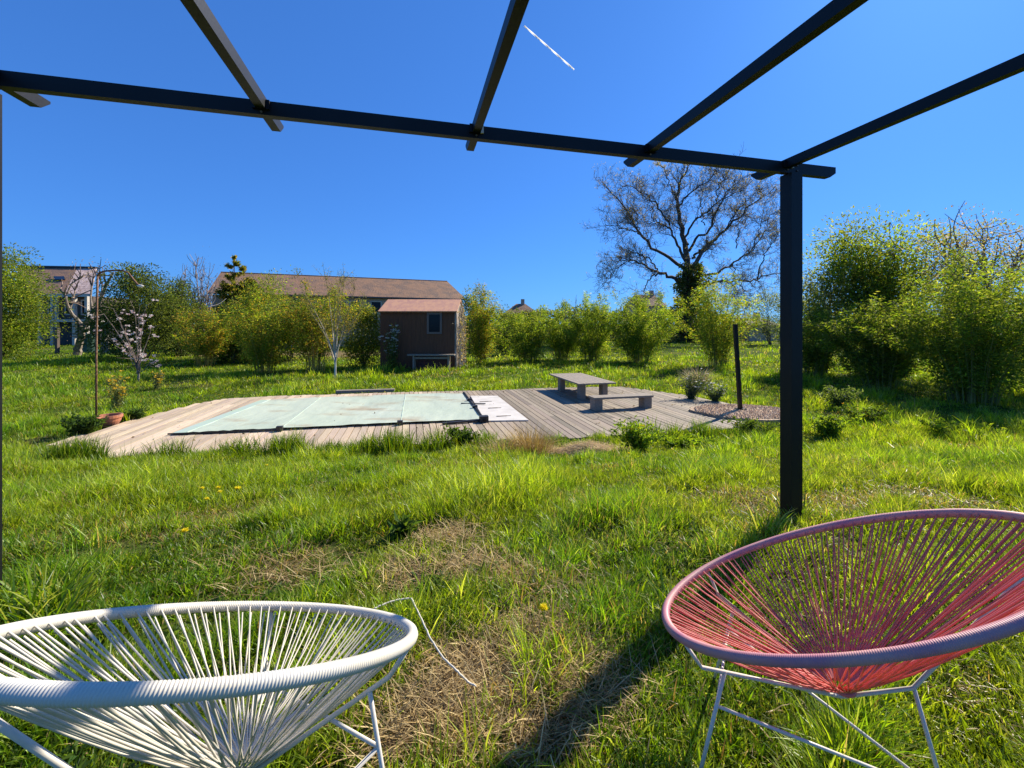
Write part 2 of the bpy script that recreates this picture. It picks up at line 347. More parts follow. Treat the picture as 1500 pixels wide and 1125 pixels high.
def shrub(name,label,cat,px,by,top,wpx,cols,n=5000,lobes=34,ll=.08,lw=.5,wood=(.12,.09,.06),group=None,shape='round',stems=9,depth=None,gauss=.13,bare=0,twigs=0,trunk=None,mat_=None,lowfrac=.12,parts=('branches','foliage'),b=None):
    if b is None: b=at_px(px,by)
    s=b[1]/F; h=(by-top)*s; w=wpx*s; dp=depth or w*.8
    root=thing(name,label,cat,b,group); bm=MB(); lm=MB()
    if n>1000: n=int(n*1.9); ll=ll*1.25
    cs=[]
    while len(cs)<lobes:
        p=rng.uniform(-1,1,3)
        if np.linalg.norm(p)>1: continue
        if shape=='hedge': p=rng.uniform(-1,1,3)*np.array([1,1,1]); 
        zz=(p[2]+1)/2
        if shape=='fan': k=.25+.75*zz
        elif shape=='round': k=1
        elif shape=='column': k=1.1-.25*zz
        elif shape=='cone': k=max(.03,(1.0-zz))*1.15; p[:2]/=max(.2,math.sqrt(1-p[2]**2)) ; p[:2]=np.clip(p[:2],-1,1)
        else: k=1
        cs.append([p[0]*w*.46*k,p[1]*dp*.46*k,h*(lowfrac+(1-lowfrac)*zz*.97)])
    cs=np.array(cs)+b
    sizes=rng.uniform(.6,1.35,lobes)
    # wood: stems to lobes
    tr=trunk if trunk else None
    mains=[]
    for k in range(stems):
        a=rng.random()*2*PI; e=cs[rng.integers(0,lobes)]
        mid=b*.5+e*.5+np.array([rng.normal(0,.05*w),rng.normal(0,.05*w),0]); mid[2]=b[2]+(e[2]-b[2])*.55; mid[:2]=b[:2]+(e[:2]-b[:2])*.38+rng.normal(0,.03*w,2)
        t=np.linspace(0,1,8)[:,None]; path=(1-t)**2*(b+np.array([rng.normal(0,.03*w),rng.normal(0,.03*w),0])*(0 if tr else 1))+2*t*(1-t)*mid+t*t*e
        path+=rng.normal(0,.008*h,(8,3))*np.linspace(0,1,8)[:,None]
        r0=(tr or .009*h)/ (1.6 if tr else 1)
        bm.tube(path,np.linspace(r0,r0*.25,8),5,np.array(wood)*rng.uniform(.8,1.2),cap=False); mains.append(path)
    if tr: 
        t=np.linspace(0,1,6); bm.tube(np.stack([b[0]+0*t,b[1]+0*t,b[2]+t*h*.25],1),np.linspace(tr*1.25,tr*.9,6),8,wood)
    for k in range(twigs):
        c=cs[rng.integers(0,lobes)]; m=mains[rng.integers(0,len(mains))]; st=m[rng.integers(2,8)]
        e=st+rng.normal(0,gauss*w*.75,3)+np.array([0,0,.10*h])
        md=(st+e)/2+rng.normal(0,.03*h,3)-np.array([0,0,.02*h]); t=np.linspace(0,1,6)[:,None]
        bm.tube((1-t)**2*st+2*t*(1-t)*md+t*t*e,np.linspace(.0035*h,.0009*h+.0006*b[1]*.4,6),3,np.array(wood)*rng.uniform(.8,1.4),cap=False)
    if n:
        ci=rng.integers(0,lobes,n); g_=rng.normal(0,1,(n,3)); g_/=np.maximum(1,np.linalg.norm(g_,axis=1)/1.9)[:,None]
        q=cs[ci]+g_*np.array([gauss*w,gauss*dp,gauss*.75*h])*sizes[ci][:,None]
        if shape=='cone': q=cs[ci]+g_*np.array([gauss*w,gauss*w,gauss*.35*h])*.7*sizes[ci][:,None]
        ok=q[:,2]>b[2]+.03; q=q[ok]; ci=ci[ok]; g_=g_[ok]; m=len(q)
        d=g_+rng.normal(0,.7,(m,3)); cl=np.exp(rng.normal(0,.22,lobes))[ci]
        sc=ll*(.75+.012*b[1])
        leafcloud(lm,q,sc*rng.uniform(.6,1.4,m),sc*lw*rng.uniform(.7,1.3,m),d,pick(cols,m,.15,cl))
    bm.build(parts[0],M_bark if tr else M_twig,root)
    if n: lm.build(parts[1],mat_ or M_leaf,root)
    return root
exec_plants=[]

# left and middle row of clumps
bamboo('golden bamboo clump at far left of the row, just right of the dark evergreen',300,537,442,80,GOLD+LIME[:3]+MIDG[:2],4600,40,cc=((.50,.30,.05),(.40,.27,.06)),low=.22)
bamboo('golden green bamboo clump under the barn roof, left of the white stemmed sapling',388,546,424,84,GOLD[:3]+LIME+MIDG[:2],5600,44,cc=((.42,.30,.05),(.34,.27,.06)))
bamboo('tall golden bamboo clump right behind the white stemmed sapling',462,545,402,88,GOLD+LIME[:3]+MIDG[:2],5400,46,cc=((.50,.30,.05),(.40,.27,.06)),low=.25)
bamboo('narrow golden bamboo clump immediately right of the brown shed',706,530,419,56,GOLD[:3]+LIME,5200,38,spread=.8)
bamboo('low green bamboo clump, second clump right of the shed',772,530,444,92,LIME+MIDG[:1],6800,46,cat='bamboo')
bamboo('small green bamboo clump squeezed between two wider ones behind the table',823,528,442,76,LIME+MIDG[:1],5600,40)
bamboo('green bamboo clump standing directly behind the low picnic table',868,529,434,90,LIME,7000,46)
bamboo('wide fan shaped bamboo clump behind the bench, left of the ivy trunk',936,531,424,104,LIME,8600,52)
bamboo('slender leaning bamboo clump behind the dark post, in front of the big bare tree',1052,538,398,80,LIME+GOLD[:1],6000,44,spread=1.1)
bamboo('darker bamboo clump half hidden by the right pergola post',1192,553,440,90,LIME[:2]+MIDG+DKG[:1],5200,42)
bamboo('rounded bamboo clump between the pergola post and the biggest clump',1290,570,432,118,LIME[:2]+MIDG+DKG[:1],9000,56)
bamboo('biggest bamboo clump with visible stems on the right lawn',1425,590,384,178,LIME+MIDG[:2],15000,84,ll=.12)
bamboo('bamboo clump cut by the right edge of the photo',1552,582,378,150,LIME+GOLD[:1],9000,50)
# shrubs and trees on the right
shrub('leafy_tree','tall loose light green tree behind the bamboo right of the post','tree',1290,548,322,220,MIDG+LIME[:2],13000,60,ll=.12,lw=.45,stems=18,gauss=.10,twigs=220,wood=(.16,.14,.1),shape='fan',lowfrac=.2)
shrub('budding_tree','tree with brownish pink buds and sparse leaves at the upper right','tree',1425,560,312,190,[(.30,.25,.19),(.22,.24,.10),(.24,.29,.07),(.34,.29,.24)],4600,64,ll=.085,stems=24,gauss=.10,twigs=420,wood=(.22,.16,.13),shape='fan',lowfrac=.25)
shrub('budding_tree','bud covered tree leaning in from beyond the right edge','tree',1560,555,305,170,[(.30,.25,.19),(.22,.26,.08),(.16,.21,.05)],3800,40,ll=.085,stems=18,gauss=.10,twigs=140,wood=(.2,.15,.12),shape='fan',lowfrac=.25)
shrub('leafy_shrub','pale leafed shrub seen just left of the pergola post','shrub',1128,505,428,72,[(.22,.26,.16),(.15,.2,.09),(.12,.17,.05)],3000,30,ll=.10,stems=8,twigs=60,gauss=.12)
shrub('leafy_shrub','airy pale shrub filling the gap right of the pergola post','shrub',1205,545,366,110,[(.22,.27,.12),(.17,.23,.06),(.28,.30,.14)],4200,40,ll=.10,stems=12,twigs=90,gauss=.11,shape='fan',lowfrac=.15)
shrub('leafy_shrub','tall yellow green shrub hiding the left end of the long barn roof','shrub',386,524,404,78,LIME[:2]+MIDG+GOLD[:1],4200,40,ll=.10,gauss=.12,stems=10,twigs=80,lowfrac=.1)
# left side
shrub('green_hedge','bright green bushy hedge at the far left beside the post','hedge',-8,530,366,136,LIME+MIDG,17000,60,ll=.1,lw=.55,gauss=.12,shape='column',lowfrac=.02)
shrub('evergreen_tree','dark rounded evergreen behind the pink blossom tree','tree',208,528,394,112,DKG+[(.08,.10,.03)],11000,50,ll=.11,stems=8,gauss=.12,lowfrac=.03)
shrub('evergreen_tree','low dark evergreen in front of the grey bare trees','tree',262,522,418,70,DKG+[(.09,.11,.03)],5000,34,ll=.11,stems=8,gauss=.13,lowfrac=.03)
shrub('bare_tree','thin grey leafless tree rising left of the conifer, the taller one','tree',297,520,374,64,[(.25,.22,.2)],500,40,ll=.06,stems=16,twigs=330,wood=(.27,.235,.22),gauss=.12,shape='fan',lowfrac=.3)
shrub('bare_tree','short grey leafless tree above the dark evergreens','tree',262,520,388,60,[(.25,.22,.2)],500,36,ll=.06,stems=14,twigs=260,wood=(.27,.235,.22),gauss=.12,shape='fan',lowfrac=.3)
shrub('leafy_shrub','olive shrub between the two golden bamboo clumps','shrub',345,532,440,70,MIDG[:2]+DKG+[(.16,.15,.07)],5200,36,ll=.11,gauss=.13,lowfrac=.02)
shrub('leafy_shrub','dark olive shrub under the left end of the barn roof','shrub',425,528,432,80,DKG+MIDG[:2]+[(.16,.15,.07)],5600,36,ll=.11,gauss=.13,lowfrac=.02)
shrub('leafy_shrub','olive green shrub touching the left side of the shed','shrub',532,538,444,64,MIDG+GOLD[:1],5200,34,ll=.09,gauss=.13,lowfrac=.02)
shrub('leafy_shrub','small dark shrub between the shed and the far gabled house','shrub',742,520,458,44,DKG+MIDG[:1],2600,24,ll=.1,gauss=.14,lowfrac=.02)
shrub('leafy_shrub','dark shrub filling the gap behind the narrow bamboo by the shed','shrub',688,520,432,34,DKG+MIDG[:1],2000,20,ll=.1,gauss=.14,lowfrac=.02)
shrub('bare_tree','grey twiggy tree on the skyline above the second bamboo','tree',832,500,432,46,[(.2,.17,.14)],500,26,ll=.06,stems=10,twigs=170,wood=(.2,.17,.15),gauss=.13)
# conifer
def conifer():
    b=at_px(343,512); s=b[1]/F; root=thing('conifer','pointed dark conifer with golden tips left of the barn roof','tree',b)
    tm=MB(); lm=MB(); h=(512-379)*s
    tm.tube([b,b+[0,0,h*.95]],[.16,.03],6,(.1,.07,.05)); tm.build('trunk',M_bark,root)
    for px,top,ww in ((343,379,1.9),(358,392,1.4),(330,415,1.7),(368,408,1.3)):
        c=P(px,top,b[1]); hh=(512-top)*s
        for k in range(46):
            t=rng.random()**.8; z=c[2]-hh*t*.75; a=rng.random()*2*PI; L=ww*(.12+1.1*t)*rng.uniform(.6,1.1)
            m=85; u=rng.random(m); q=np.stack([c[0]+math.cos(a)*L*u,b[1]+math.sin(a)*L*u,z+.35*L*u*u-.05*L+0*u],1)+rng.normal(0,.09,(m,3))
            d=np.stack([np.full(m,math.cos(a)),np.full(m,math.sin(a)),np.full(m,.7)],1)+rng.normal(0,.5,(m,3))
            leafcloud(lm,q,.28*rng.uniform(.7,1.3,m),.10,d,pick([(.12,.17,.03),(.20,.20,.03),(.42,.32,.05),(.08,.11,.02)],m))
    lm.build('foliage',M_leaf,root)
conifer()
# white-stemmed sapling
def sapling():
    b=at_px(491,554); s=b[1]/F; root=thing('white_stemmed_sapling','young tree with white trunk and fan of upright yellowish twigs by the deck','tree',b)
    tm=MB(); lm=MB(); 
    for e in ((491,430),(465,470),(440,420),(478,410),(505,408),(520,425),(540,440),(450,450),(530,470),(498,415)):
        q=P(e[0],e[1],b[1]+rng.normal(0,.5)); st=b+np.array([rng.normal(0,.02),rng.normal(0,.02),s*rng.uniform(18,46)])
        md=(st+q)/2; md[0]=st[0]+(q[0]-st[0])*.35
        t=np.linspace(0,1,10)[:,None]; path=(1-t)**2*st+2*t*(1-t)*md+t*t*q
        tm.tube(path,np.linspace(.028,.006,10),5,np.linspace(1,0,10)[:,None]*np.array([.55,.5,.42])+np.linspace(0,1,10)[:,None]*np.array([.3,.24,.1]),cap=False)
        for k in range(16):
            i=rng.integers(3,10); e2=path[i]+np.array([rng.normal(0,.25),rng.normal(0,.25),rng.uniform(.3,.8)])
            m2=(path[i]+e2)/2+rng.normal(0,.05,3); t6=np.linspace(0,1,5)[:,None]; pp=(1-t6)**2*path[i]+2*t6*(1-t6)*m2+t6*t6*e2
            tm.tube(pp,np.linspace(.008,.004,5),3,(.3,.25,.1),cap=False)
            m=22; u=rng.random(m); q3=path[i]+(e2-path[i])*u[:,None]+rng.normal(0,.05,(m,3))
            leafcloud(lm,q3,.05,.028,rng.normal(0,1,(m,3))+[0,0,.6],pick([(.24,.24,.05),(.3,.25,.1),(.18,.2,.04)],m))
    tm.tube([b-[0,0,.05],b+[.01,0,.5],b+[0,0,1.35]],[.055,.045,.03],8,(.62,.6,.55))
    tm.build('trunk',M_bark,root); lm.build('foliage',M_leaf,root)
sapling()
# pink blossom tree
def blossom():
    b=at_px(203,560); root=thing('blossom_tree','slender tree with white and pink blossom behind the rusty pole','tree',b)
    tm=MB(); fm=MB(); s=b[1]/F
    for e in ((165,450),(176,470),(205,447),(212,455),(197,452),(168,505),(182,512),(205,498),(235,520),(152,460),(190,505),(222,478)):
        q=P(e[0],e[1],b[1]+rng.normal(0,.35)); st=b+np.array([0,0,s*rng.uniform(10,30)]); md=(st+q)/2; md[0]=st[0]*.7+q[0]*.3; md[2]-=.1
        t=np.linspace(0,1,9)[:,None]; path=(1-t)**2*st+2*t*(1-t)*md+t*t*q+rng.normal(0,.02,(9,3))
        tm.tube(path,np.linspace(.022,.008,9),5,(.22,.17,.14),cap=False)
        for k in range(5):
            i=rng.integers(4,9); e2=path[i]+rng.normal(0,.22,3)+[0,0,.1]; tm.tube([path[i],(path[i]+e2)/2+rng.normal(0,.03,3),e2],[.009,.007,.005],3,(.22,.17,.14),cap=False)
            if rng.random()<.62:
                fm=MB()
                for f in range(3):
                    c=e2+rng.normal(0,.07,3); m=8; a=rng.random(m)*2*PI
                    leafcloud(fm,np.tile(c,(m,1)),.085,.05,np.stack([np.cos(a),np.sin(a),rng.uniform(.2,1.6,m)],1),pick([(.78,.68,.64),(.66,.45,.44),(.80,.75,.70)],m,.08),.2)
                fm.build('blossom',M_petal,root)
    tm.tube([b-[0,0,.05],b+[0,0,.9]],[.04,.028],7,(.3,.26,.22))
    tm.build('trunk',M_bark,root)
blossom()
# grey gnarled tree beside the far left house
def gnarled():
    Yg=31.; root=thing('gnarled_tree','grey pruned tree with forked trunk in front of the left house','tree',P(116,519,Yg))
    tm=MB(); lm=MB(); C=(.30,.25,.20)
    L=[([(113,520),(118,495),(122,478)],.55,.36),([(122,478),(112,468),(101,455),(97,432),(88,424)],.33,.12),([(122,478),(136,458),(148,440),(157,415),(166,399)],.36,.13),([(124,478),(140,468),(160,462),(175,470)],.18,.06),([(101,455),(108,440),(110,422)],.14,.05),([(136,458),(132,435),(136,412),(141,398)],.18,.05),([(148,440),(150,420),(145,404)],.14,.05),([(97,432),(105,415),(122,405)],.12,.05)]
    for pts,r0,r1 in L:
        q=np.array([P(x,y,Yg+(i*.25)*(1 if r0<.3 else -.5)) for i,(x,y) in enumerate(pts)]); t=np.linspace(0,1,len(q)); u=np.linspace(0,1,12)
        pp=np.stack([np.interp(u,t,q[:,k]) for k in range(3)],1); pp[1:-1]=(pp[:-2]+pp[1:-1]*2+pp[2:])/4
        tm.tube(pp+rng.normal(0,.02,(12,3)),np.linspace(r0,r1,12)*.47,7,C)
        for k in range(9):
            i=rng.integers(6,12); e=pp[i]+rng.normal(0,.45,3)+[0,0,.5]; tm.tube([pp[i],(pp[i]+e)/2+rng.normal(0,.1,3),e],[.05,.035,.02],4,(.3,.22,.17),cap=False)
            m=5; leafcloud(lm,e+rng.normal(0,.25,(m,3)),.10,.06,rng.normal(0,1,(m,3)),pick([(.34,.24,.18),(.2,.2,.06),(.4,.3,.24)],m))
    tm.build('trunk',M_bark,root); lm.build('foliage',M_leaf,root)
gnarled()

# ------------------------------------------------------------------ great bare tree
def big_tree():
    Yt=60.; zc=4.168
    root=thing('bare_oak','huge leafless spreading tree with ivy covered trunk behind the lawn','tree',np.array([(1005-750)/F*Yt,Yt,GL-.1]))
    tm=MB(); cm=MB(); lm=MB(); s=Yt/F
    def C(p,dy): return P(860+p[0]/zc,210+p[1]/zc,Yt+dy)
    BC=np.array((.085,.07,.06))
    limbs=[([(598,1300),(602,1000),(612,760)],95,62),([(612,770),(600,620),(590,520),(545,420),(535,330),(560,250),(610,150),(640,95)],52,6),
     ([(590,760),(480,690),(390,650),(330,560),(270,470),(210,370),(150,290),(90,235)],32,5),([(330,560),(250,530),(180,510),(110,490)],13,4),
     ([(590,880),(500,800),(430,790),(350,740),(280,715),(190,690)],36,6),([(430,795),(380,830),(350,880),(345,930)],14,5),([(430,780),(390,720),(330,670),(240,660)],15,4),
     ([(600,720),(540,610),(500,500),(420,480),(345,487)],26,5),([(505,500),(450,410),(380,330),(300,290),(200,250)],17,4),
     ([(620,660),(680,560),(750,540),(770,460),(800,370),(880,320),(960,280)],24,4),([(640,760),(700,670),(770,590),(850,520),(930,450),(1020,370),(1150,260)],38,5),
     ([(640,700),(700,640),(760,600)],22,14),([(640,820),(800,795),(860,750),(930,700),(1010,660),(1060,560),(1160,500)],24,5),
     ([(630,880),(760,850),(860,835),(1000,845),(1080,810),(1190,790)],24,7),([(1040,830),(1070,700),(1100,640),(1180,560)],12,4),
     ([(600,570),(650,470),(750,400),(830,340),(900,230)],20,4),([(560,390),(620,310),(740,230),(800,160)],17,4),([(720,500),(695,400),(700,300),(760,190)],10,4),
     ([(790,370),(800,260),(850,180)],12,4),([(540,330),(500,250),(480,170),(430,110)],13,4),([(910,640),(920,540),(930,430)],10,4),([(412,480),(395,380),(330,300)],9,3),
     ([(1010,660),(1040,540),(1100,450),(1180,400)],10,4),([(850,520),(900,420),(960,360),(1080,260)],12,4),([(620,620),(560,520),(460,440)],12,4),
     ([(280,715),(210,740),(150,800),(110,830)],9,4),([(945,850),(960,920),(985,1000)],9,4),([(890,740),(905,860),(900,960)],8,4),([(330,560),(300,470),(310,400)],9,3)]
    def smooth(p,n=18):
        t=np.linspace(0,1,len(p)); u=np.linspace(0,1,n); q=np.stack([np.interp(u,t,p[:,k]) for k in range(3)],1)
        for _ in range(2): q[1:-1]=(q[:-2]+2*q[1:-1]+q[2:])/4
        return q
    paths=[]
    for k,(pts,w0,w1) in enumerate(limbs):
        dy=0 if k<2 else rng.uniform(-6,6); n=len(pts)
        q=smooth(np.array([C(p,dy*(i/(n-1))) for i,p in enumerate(pts)])); r=np.linspace(w0,w1,len(q))/zc*s/2*(.85 if k<1 else .70)
        if k: q[1:-1]+=rng.normal(0,.13,(len(q)-2,3))
        (tm).tube(q,r,7,BC*rng.uniform(.9,1.1)); paths.append((q,r))
    mid=C((620,560),0)
    def twig(st,dr,L,r,lev):
        if st[2]>H+(478-240)/F*Yt: L*=.35
        n=7; p=[st]; d=dr/np.linalg.norm(dr)
        for i in range(n-1):
            d=d+rng.normal(0,.20,3)+np.array([0,0,.05]); d/=np.linalg.norm(d); p.append(p[-1]+d*L/(n-1))
        p=np.array(p); cm.tube(p,np.linspace(r,max(.012,r*.3),n),3,BC*rng.uniform(1.2,2.6),cap=False)
        if lev>0:
            for k in range(4 if lev>1 else 5):
                i=rng.integers(1,n); a=rng.normal(0,1,3); a-=d*a.dot(d); a/=np.linalg.norm(a)
                twig(p[i],d*.75+a*.75,L*rng.uniform(.4,.7),max(.016,r*.5),lev-1)
        if lev==0 and rng.random()<.33:
            m=4; leafcloud(lm,p[-1]+rng.normal(0,.12,(m,3)),.16,.08,rng.normal(0,1,(m,3)),pick([(.30,.29,.09),(.36,.31,.14),(.24,.22,.12)],m))
    for k,(q,r) in enumerate(paths[1:]):
        Lq=np.linalg.norm(np.diff(q,axis=0),axis=1).sum(); m=int(Lq*1.9)+4
        for _ in range(m):
            i=int(4+(len(q)-5)*rng.random()**.75); i=min(i,len(q)-1); tan=q[i]-q[i-1]; tan/=np.linalg.norm(tan)
            a=rng.normal(0,1,3); a-=tan*a.dot(tan); a/=np.linalg.norm(a); out=q[i]-mid; out/=np.linalg.norm(out)+.1
            twig(q[i],tan*.6+a*.8+out*.45+np.array([0,0,.15]),rng.uniform(1.3,3.0),min(.06,max(.028,r[i]*.45)),2)
    tm.build('trunk',M_bark,root); cm.build('crown',M_twig,root); lm.build('buds',M_leaf,root)
    iv=MB(); m=9000
    t=rng.random(m); a=rng.random(m)*2*PI; cx=np.interp(t,[0,.5,1],[1006,1008,1012]); py=506-(506-388)*t
    lob=1+.35*np.sin(t*19+a*2)+.25*np.sin(t*43+a*3)
    rad=(2.6-1.0*t)*lob*np.sqrt(rng.random(m))*.95
    q=np.stack([(cx-750)*s+rad*np.cos(a),Yt+rad*np.sin(a)-.5,H-(py-478)*s+rng.normal(0,.2,m)],1)
    leafcloud(iv,q,.34*rng.uniform(.6,1.4,m),.24,np.stack([np.cos(a),np.sin(a),0*a-.4],1)+rng.normal(0,.5,(m,3)),pick(DKG+[(.15,.15,.06),(.17,.14,.08)],m,.3))
    iv.build('ivy',M_leaf,root)
big_tree()

# distant hedge line, one mass
def hedge_line():
    lm=MB(); n=44000; x=rng.uniform(-95,100,n); y=68+rng.normal(0,1.8,n)
    top=3.0+1.7*vn(x,x*0,7)+1.3*vn(x,x*0+9,2.2); top=np.where((x>36)&(x<60),1.6+1.5*vn(x,x*0,3),top)
    z=GL+top*rng.random(n)**.8
    leafcloud(lm,np.stack([x,y,z],1),.55*rng.uniform(.6,1.4,n),.3,rng.normal(0,1,(n,3)),pick(DKG+MIDG[:2]+[(.12,.1,.07)],n,.2,np.exp((vn(x,z,2.5)-.5)*1.1)))
    o=lm.build('distant_hedge',M_leaf); setting(o,'stuff')
hedge_line()

# ------------------------------------------------------------------ deck, pool
def deck():
    root=thing('wooden_deck','large weathered plank deck surrounding the covered pool','deck',(deck_poly[17][0],deck_poly[17][1],DK))
    mb=MB(); pl=np.array(deck_poly)[:,:2]; s=pl@UX; t=pl@VX; W=.145
    n=len(pl); k0=int(s.min()/W)-1; k1=int(s.max()/W)+1
    for k in range(k0,k1):
        a=k*W+.004; b=a+W-.016; c=(a+b)/2; cr=[]
        for i in range(n):
            j=(i+1)%n
            if (s[i]<=c)!=(s[j]<=c): cr.append(t[i]+(t[j]-t[i])*(c-s[i])/(s[j]-s[i]))
        cr.sort()
        for q in range(0,len(cr)-1,2):
            t0,t1=cr[q]+rng.normal(0,.035),cr[q+1]+rng.normal(0,.03)
            if t1-t0<.2: continue
            cuts=[t0]; 
            x=t0+rng.uniform(1.2,3.6)
            while x<t1-.5: cuts.append(x); x+=rng.choice([2.4,3.0,3.6])
            cuts.append(t1)
            for u0,u1 in zip(cuts[:-1],cuts[1:]):
                zt=DK+rng.normal(0,.0025); m=3; f=np.clip((c+.5)/3.2,0,1)     # towards the table end the boards are greyer
                colr=(np.array((.58,.455,.315))*(1-f)+np.array((.27,.215,.15))*f)*math.exp(rng.normal(0,.17))*np.array([1,rng.uniform(.97,1.03),rng.uniform(.95,1.05)])
                cs=[]; 
                for (uu,vv) in ((a,u0),(b,u0),(b,u1-.006),(a,u1-.006)): cs.append(UX*uu/ (UX@UX)+VX*vv/(VX@VX))
                cs=np.array(cs); v=np.vstack([np.c_[cs,np.full(4,zt)],np.c_[cs,np.full(4,zt-.035)]])
                mb.add(v,[[0,1,2,3],[4,7,6,5],[0,4,5,1],[1,5,6,2],[2,6,7,3],[3,7,4,0]],c=colr)
    mb.build('planks',M_deck,root)
    fm=MB()
    for d0,d1 in ((19,18),(18,17),(17,16),(16,15),(15,14)):
        a=deck_poly[d0].copy(); b=deck_poly[d1].copy(); a[1]+=.07; b[1]+=.07; a[2]=b[2]=DK-.1; fm.bar(a,b,.05,.12)
    fm.build('edge_joist',mat('old_timber',(.07,.05,.038),.9),root)
deck()
def pool():
    pn=[G(274,637,DK),G(412,630.5,DK),G(587,622,DK),G(706,617,DK)]; pf=[G(396,588,DK),G(470,584.5,DK),G(594,580,DK),G(679,577.5,DK)]
    root=thing('pool_cover','pale green pool cover in three panels stretched over the pool','pool cover',pn[0])
    for k in range(3):
        mb=MB(); nu,nv=16,16; V=[]
        for i in range(nu+1):
            for j in range(nv+1):
                u=i/nu; v=j/nv; a=pn[k]*(1-u)+pn[k+1]*u; b=pf[k]*(1-u)+pf[k+1]*u; p=a*(1-v)+b*v
                p=p.copy(); p[2]=DK+.055-.035*math.sin(PI*u)*math.sin(PI*v)**.4+.004*rng.normal(); V.append(p)
        q=[[i*(nv+1)+j,(i+1)*(nv+1)+j,(i+1)*(nv+1)+j+1,i*(nv+1)+j+1] for i in range(nu) for j in range(nv)]
        mb.add(V,q); mb.build('cover_panel',M_cover,root,smooth=True)
    up=np.array([0,0,.06])
    for k in range(4):
        mb=MB(); mb.tube([pn[k]+up*.8,pf[k]+up*.8],.014,8); mb.build('cover_bar',M_cover_edge,root)
        if k: 
            e=MB(); e.box(pn[k]+[0,-.06,.06],(.12,.09,.09),math.radians(12)); e.build('bar_end_block',M_rubber,root)
    hm=MB(); 
    w=np.array([-.30,0,0]); hm.bar(pn[0]+w*.5+[0,0,.03],pf[0]+w*.5+[0,0,.03],.26,.03); hm.build('side_hem',M_cover_edge,root)
    e=MB(); e.bar(pn[0]+[-.35,-.05,.03],pn[1]+[0,-.05,.03],.025,.03); e.build('edge_strip',M_rubber,root); e=MB(); e.bar(pn[2]+[2.0*.47,-.02,.03],pn[3]+[0,-.05,.04],.07,.04); e.build('edge_strip',M_rubber,root)
    # roller housing slab with three handles
    q=[G(689,581,DK),G(729,581,DK),G(774,617,DK),G(711,618,DK)]
    r2=thing('pale_hatch_panel','cream rectangular panel with three grey handles lying beside the pool cover','hatch panel',q[3])
    mb=MB(); v=[p+[0,0,.03] for p in q]+[p+[0,0,.004] for p in q]
    mb.add(v,[[0,1,2,3],[4,7,6,5],[0,4,5,1],[1,5,6,2],[2,6,7,3],[3,7,4,0]]); mb.build('panel',M_slab,r2)
    for x,y in ((709,590),(722,599.5),(735,611.5)):
        h=MB(); c=G(x,y,DK)+[0,0,.045]; h.bar(c-[.12,.03,.01],c+[.12,.03,-.01],.05,.015); h.bar(c+[.12,.03,-.01],c+[.22,.05,-.01],.02,.01); h.build('handle',M_wood,r2)
    # dark strap roller between cover and panel
    r3=thing('strap_roller','dark winch roller with cross straps between the pool cover and the cream panel','roller',G(709,619,DK))
    a=G(678,578,DK)+[0.03,0,.06]; b=G(708,620,DK)+[.03,0,.06]; m=MB(); m.tube([a,b],.035,8); m.build('roller_tube',M_dark,r3)
    for t in (.35,.62,.97):
        c=a*(1-t)+b*t; m=MB(); m.box(c+[0,0,.01],(.13 if t<.9 else .2,.10 if t<.9 else .16,.10 if t<.9 else .15),math.radians(12)); m.build('bracket',M_rubber,r3)
    m=MB(); c=a*.55+b*.45; m.bar(c-[.28,.05,0],c+[.4,-.1,0],.05,.02); m.build('strap',M_rubber,r3)
pool()
# deck far-edge timber
m=MB(); a=G(488,576.5,DK)+[0,.25,.02]; b=G(575,574,DK)+[0,.25,.02]; m.bar(a,b,.20,.09)
tag(m.build('timber_beam',M_wood,origin=a),'long dark timber lying along the far edge of the deck','timber')
# gravel pad with kerb, pole
def gravel():
    c=pad_c; mb=MB(); a=np.linspace(0,2*PI,49)[:-1]; rr=1+.05*np.sin(3*a)+.03*np.sin(7*a)
    ring=np.stack([c[0]+1.25*rr*np.cos(a),c[1]+.95*rr*np.sin(a),0*a+DK+.05],1); n=48
    V=[]; 
    for f in (1,.66,.33): V.append(np.stack([c[0]+(ring[:,0]-c[0])*f,c[1]+(ring[:,1]-c[1])*f,ring[:,2]+.02*(1-f)],1))
    low=ring.copy(); low[:,2]=GL-.1
    V=np.vstack([low]+V+[[c[0],c[1],DK+.06]]); J=np.arange(n); q=[]
    for k in range(3): q.append(np.stack([k*n+J,k*n+(J+1)%n,(k+1)*n+(J+1)%n,(k+1)*n+J],1))
    mb.add(V,np.vstack(q),np.stack([3*n+J,3*n+(J+1)%n,J*0+4*n],1)); setting(mb.build('gravel_bed',M_gravel))
    pb=MB(); k=2600; rr=np.sqrt(rng.random(k)); aa=rng.random(k)*2*PI
    q=np.stack([c[0]+1.2*rr*np.cos(aa),c[1]+.9*rr*np.sin(aa),np.full(k,DK+.062)],1)
    sz=rng.uniform(.012,.034,k)
    base=np.array([[1,0,0],[0,1,0],[-1,0,0],[0,-1,0],[0,0,.8],[0,0,-.8]]); V=q[:,None]+base[None]*sz[:,None,None]*rng.uniform(.7,1.3,(k,6,1))
    t=np.array([[0,1,4],[1,2,4],[2,3,4],[3,0,4],[1,0,5],[2,1,5],[3,2,5],[0,3,5]]); 
    pb.add(V.reshape(-1,3),t=(np.arange(k)[:,None,None]*6+t[None]).reshape(-1,3),c=np.repeat(pick([(.56,.37,.21),(.42,.27,.15),(.66,.48,.30)],k),6,0))
    setting(pb.build('gravel_stones',mat('pebbles',ONE,.9,vcol=True)),'stuff')
gravel()
p0=G(1084.5,603,DK); p1=P(1077,476,p0[1]-.1)
r=thing('dark_pole','slightly leaning dark square pole standing on the gravel bed','pole',p0)
m=MB(); m.bar(p0,p1,.085,.085,up=(0,1,0)); m.build('shaft',M_dark,r)
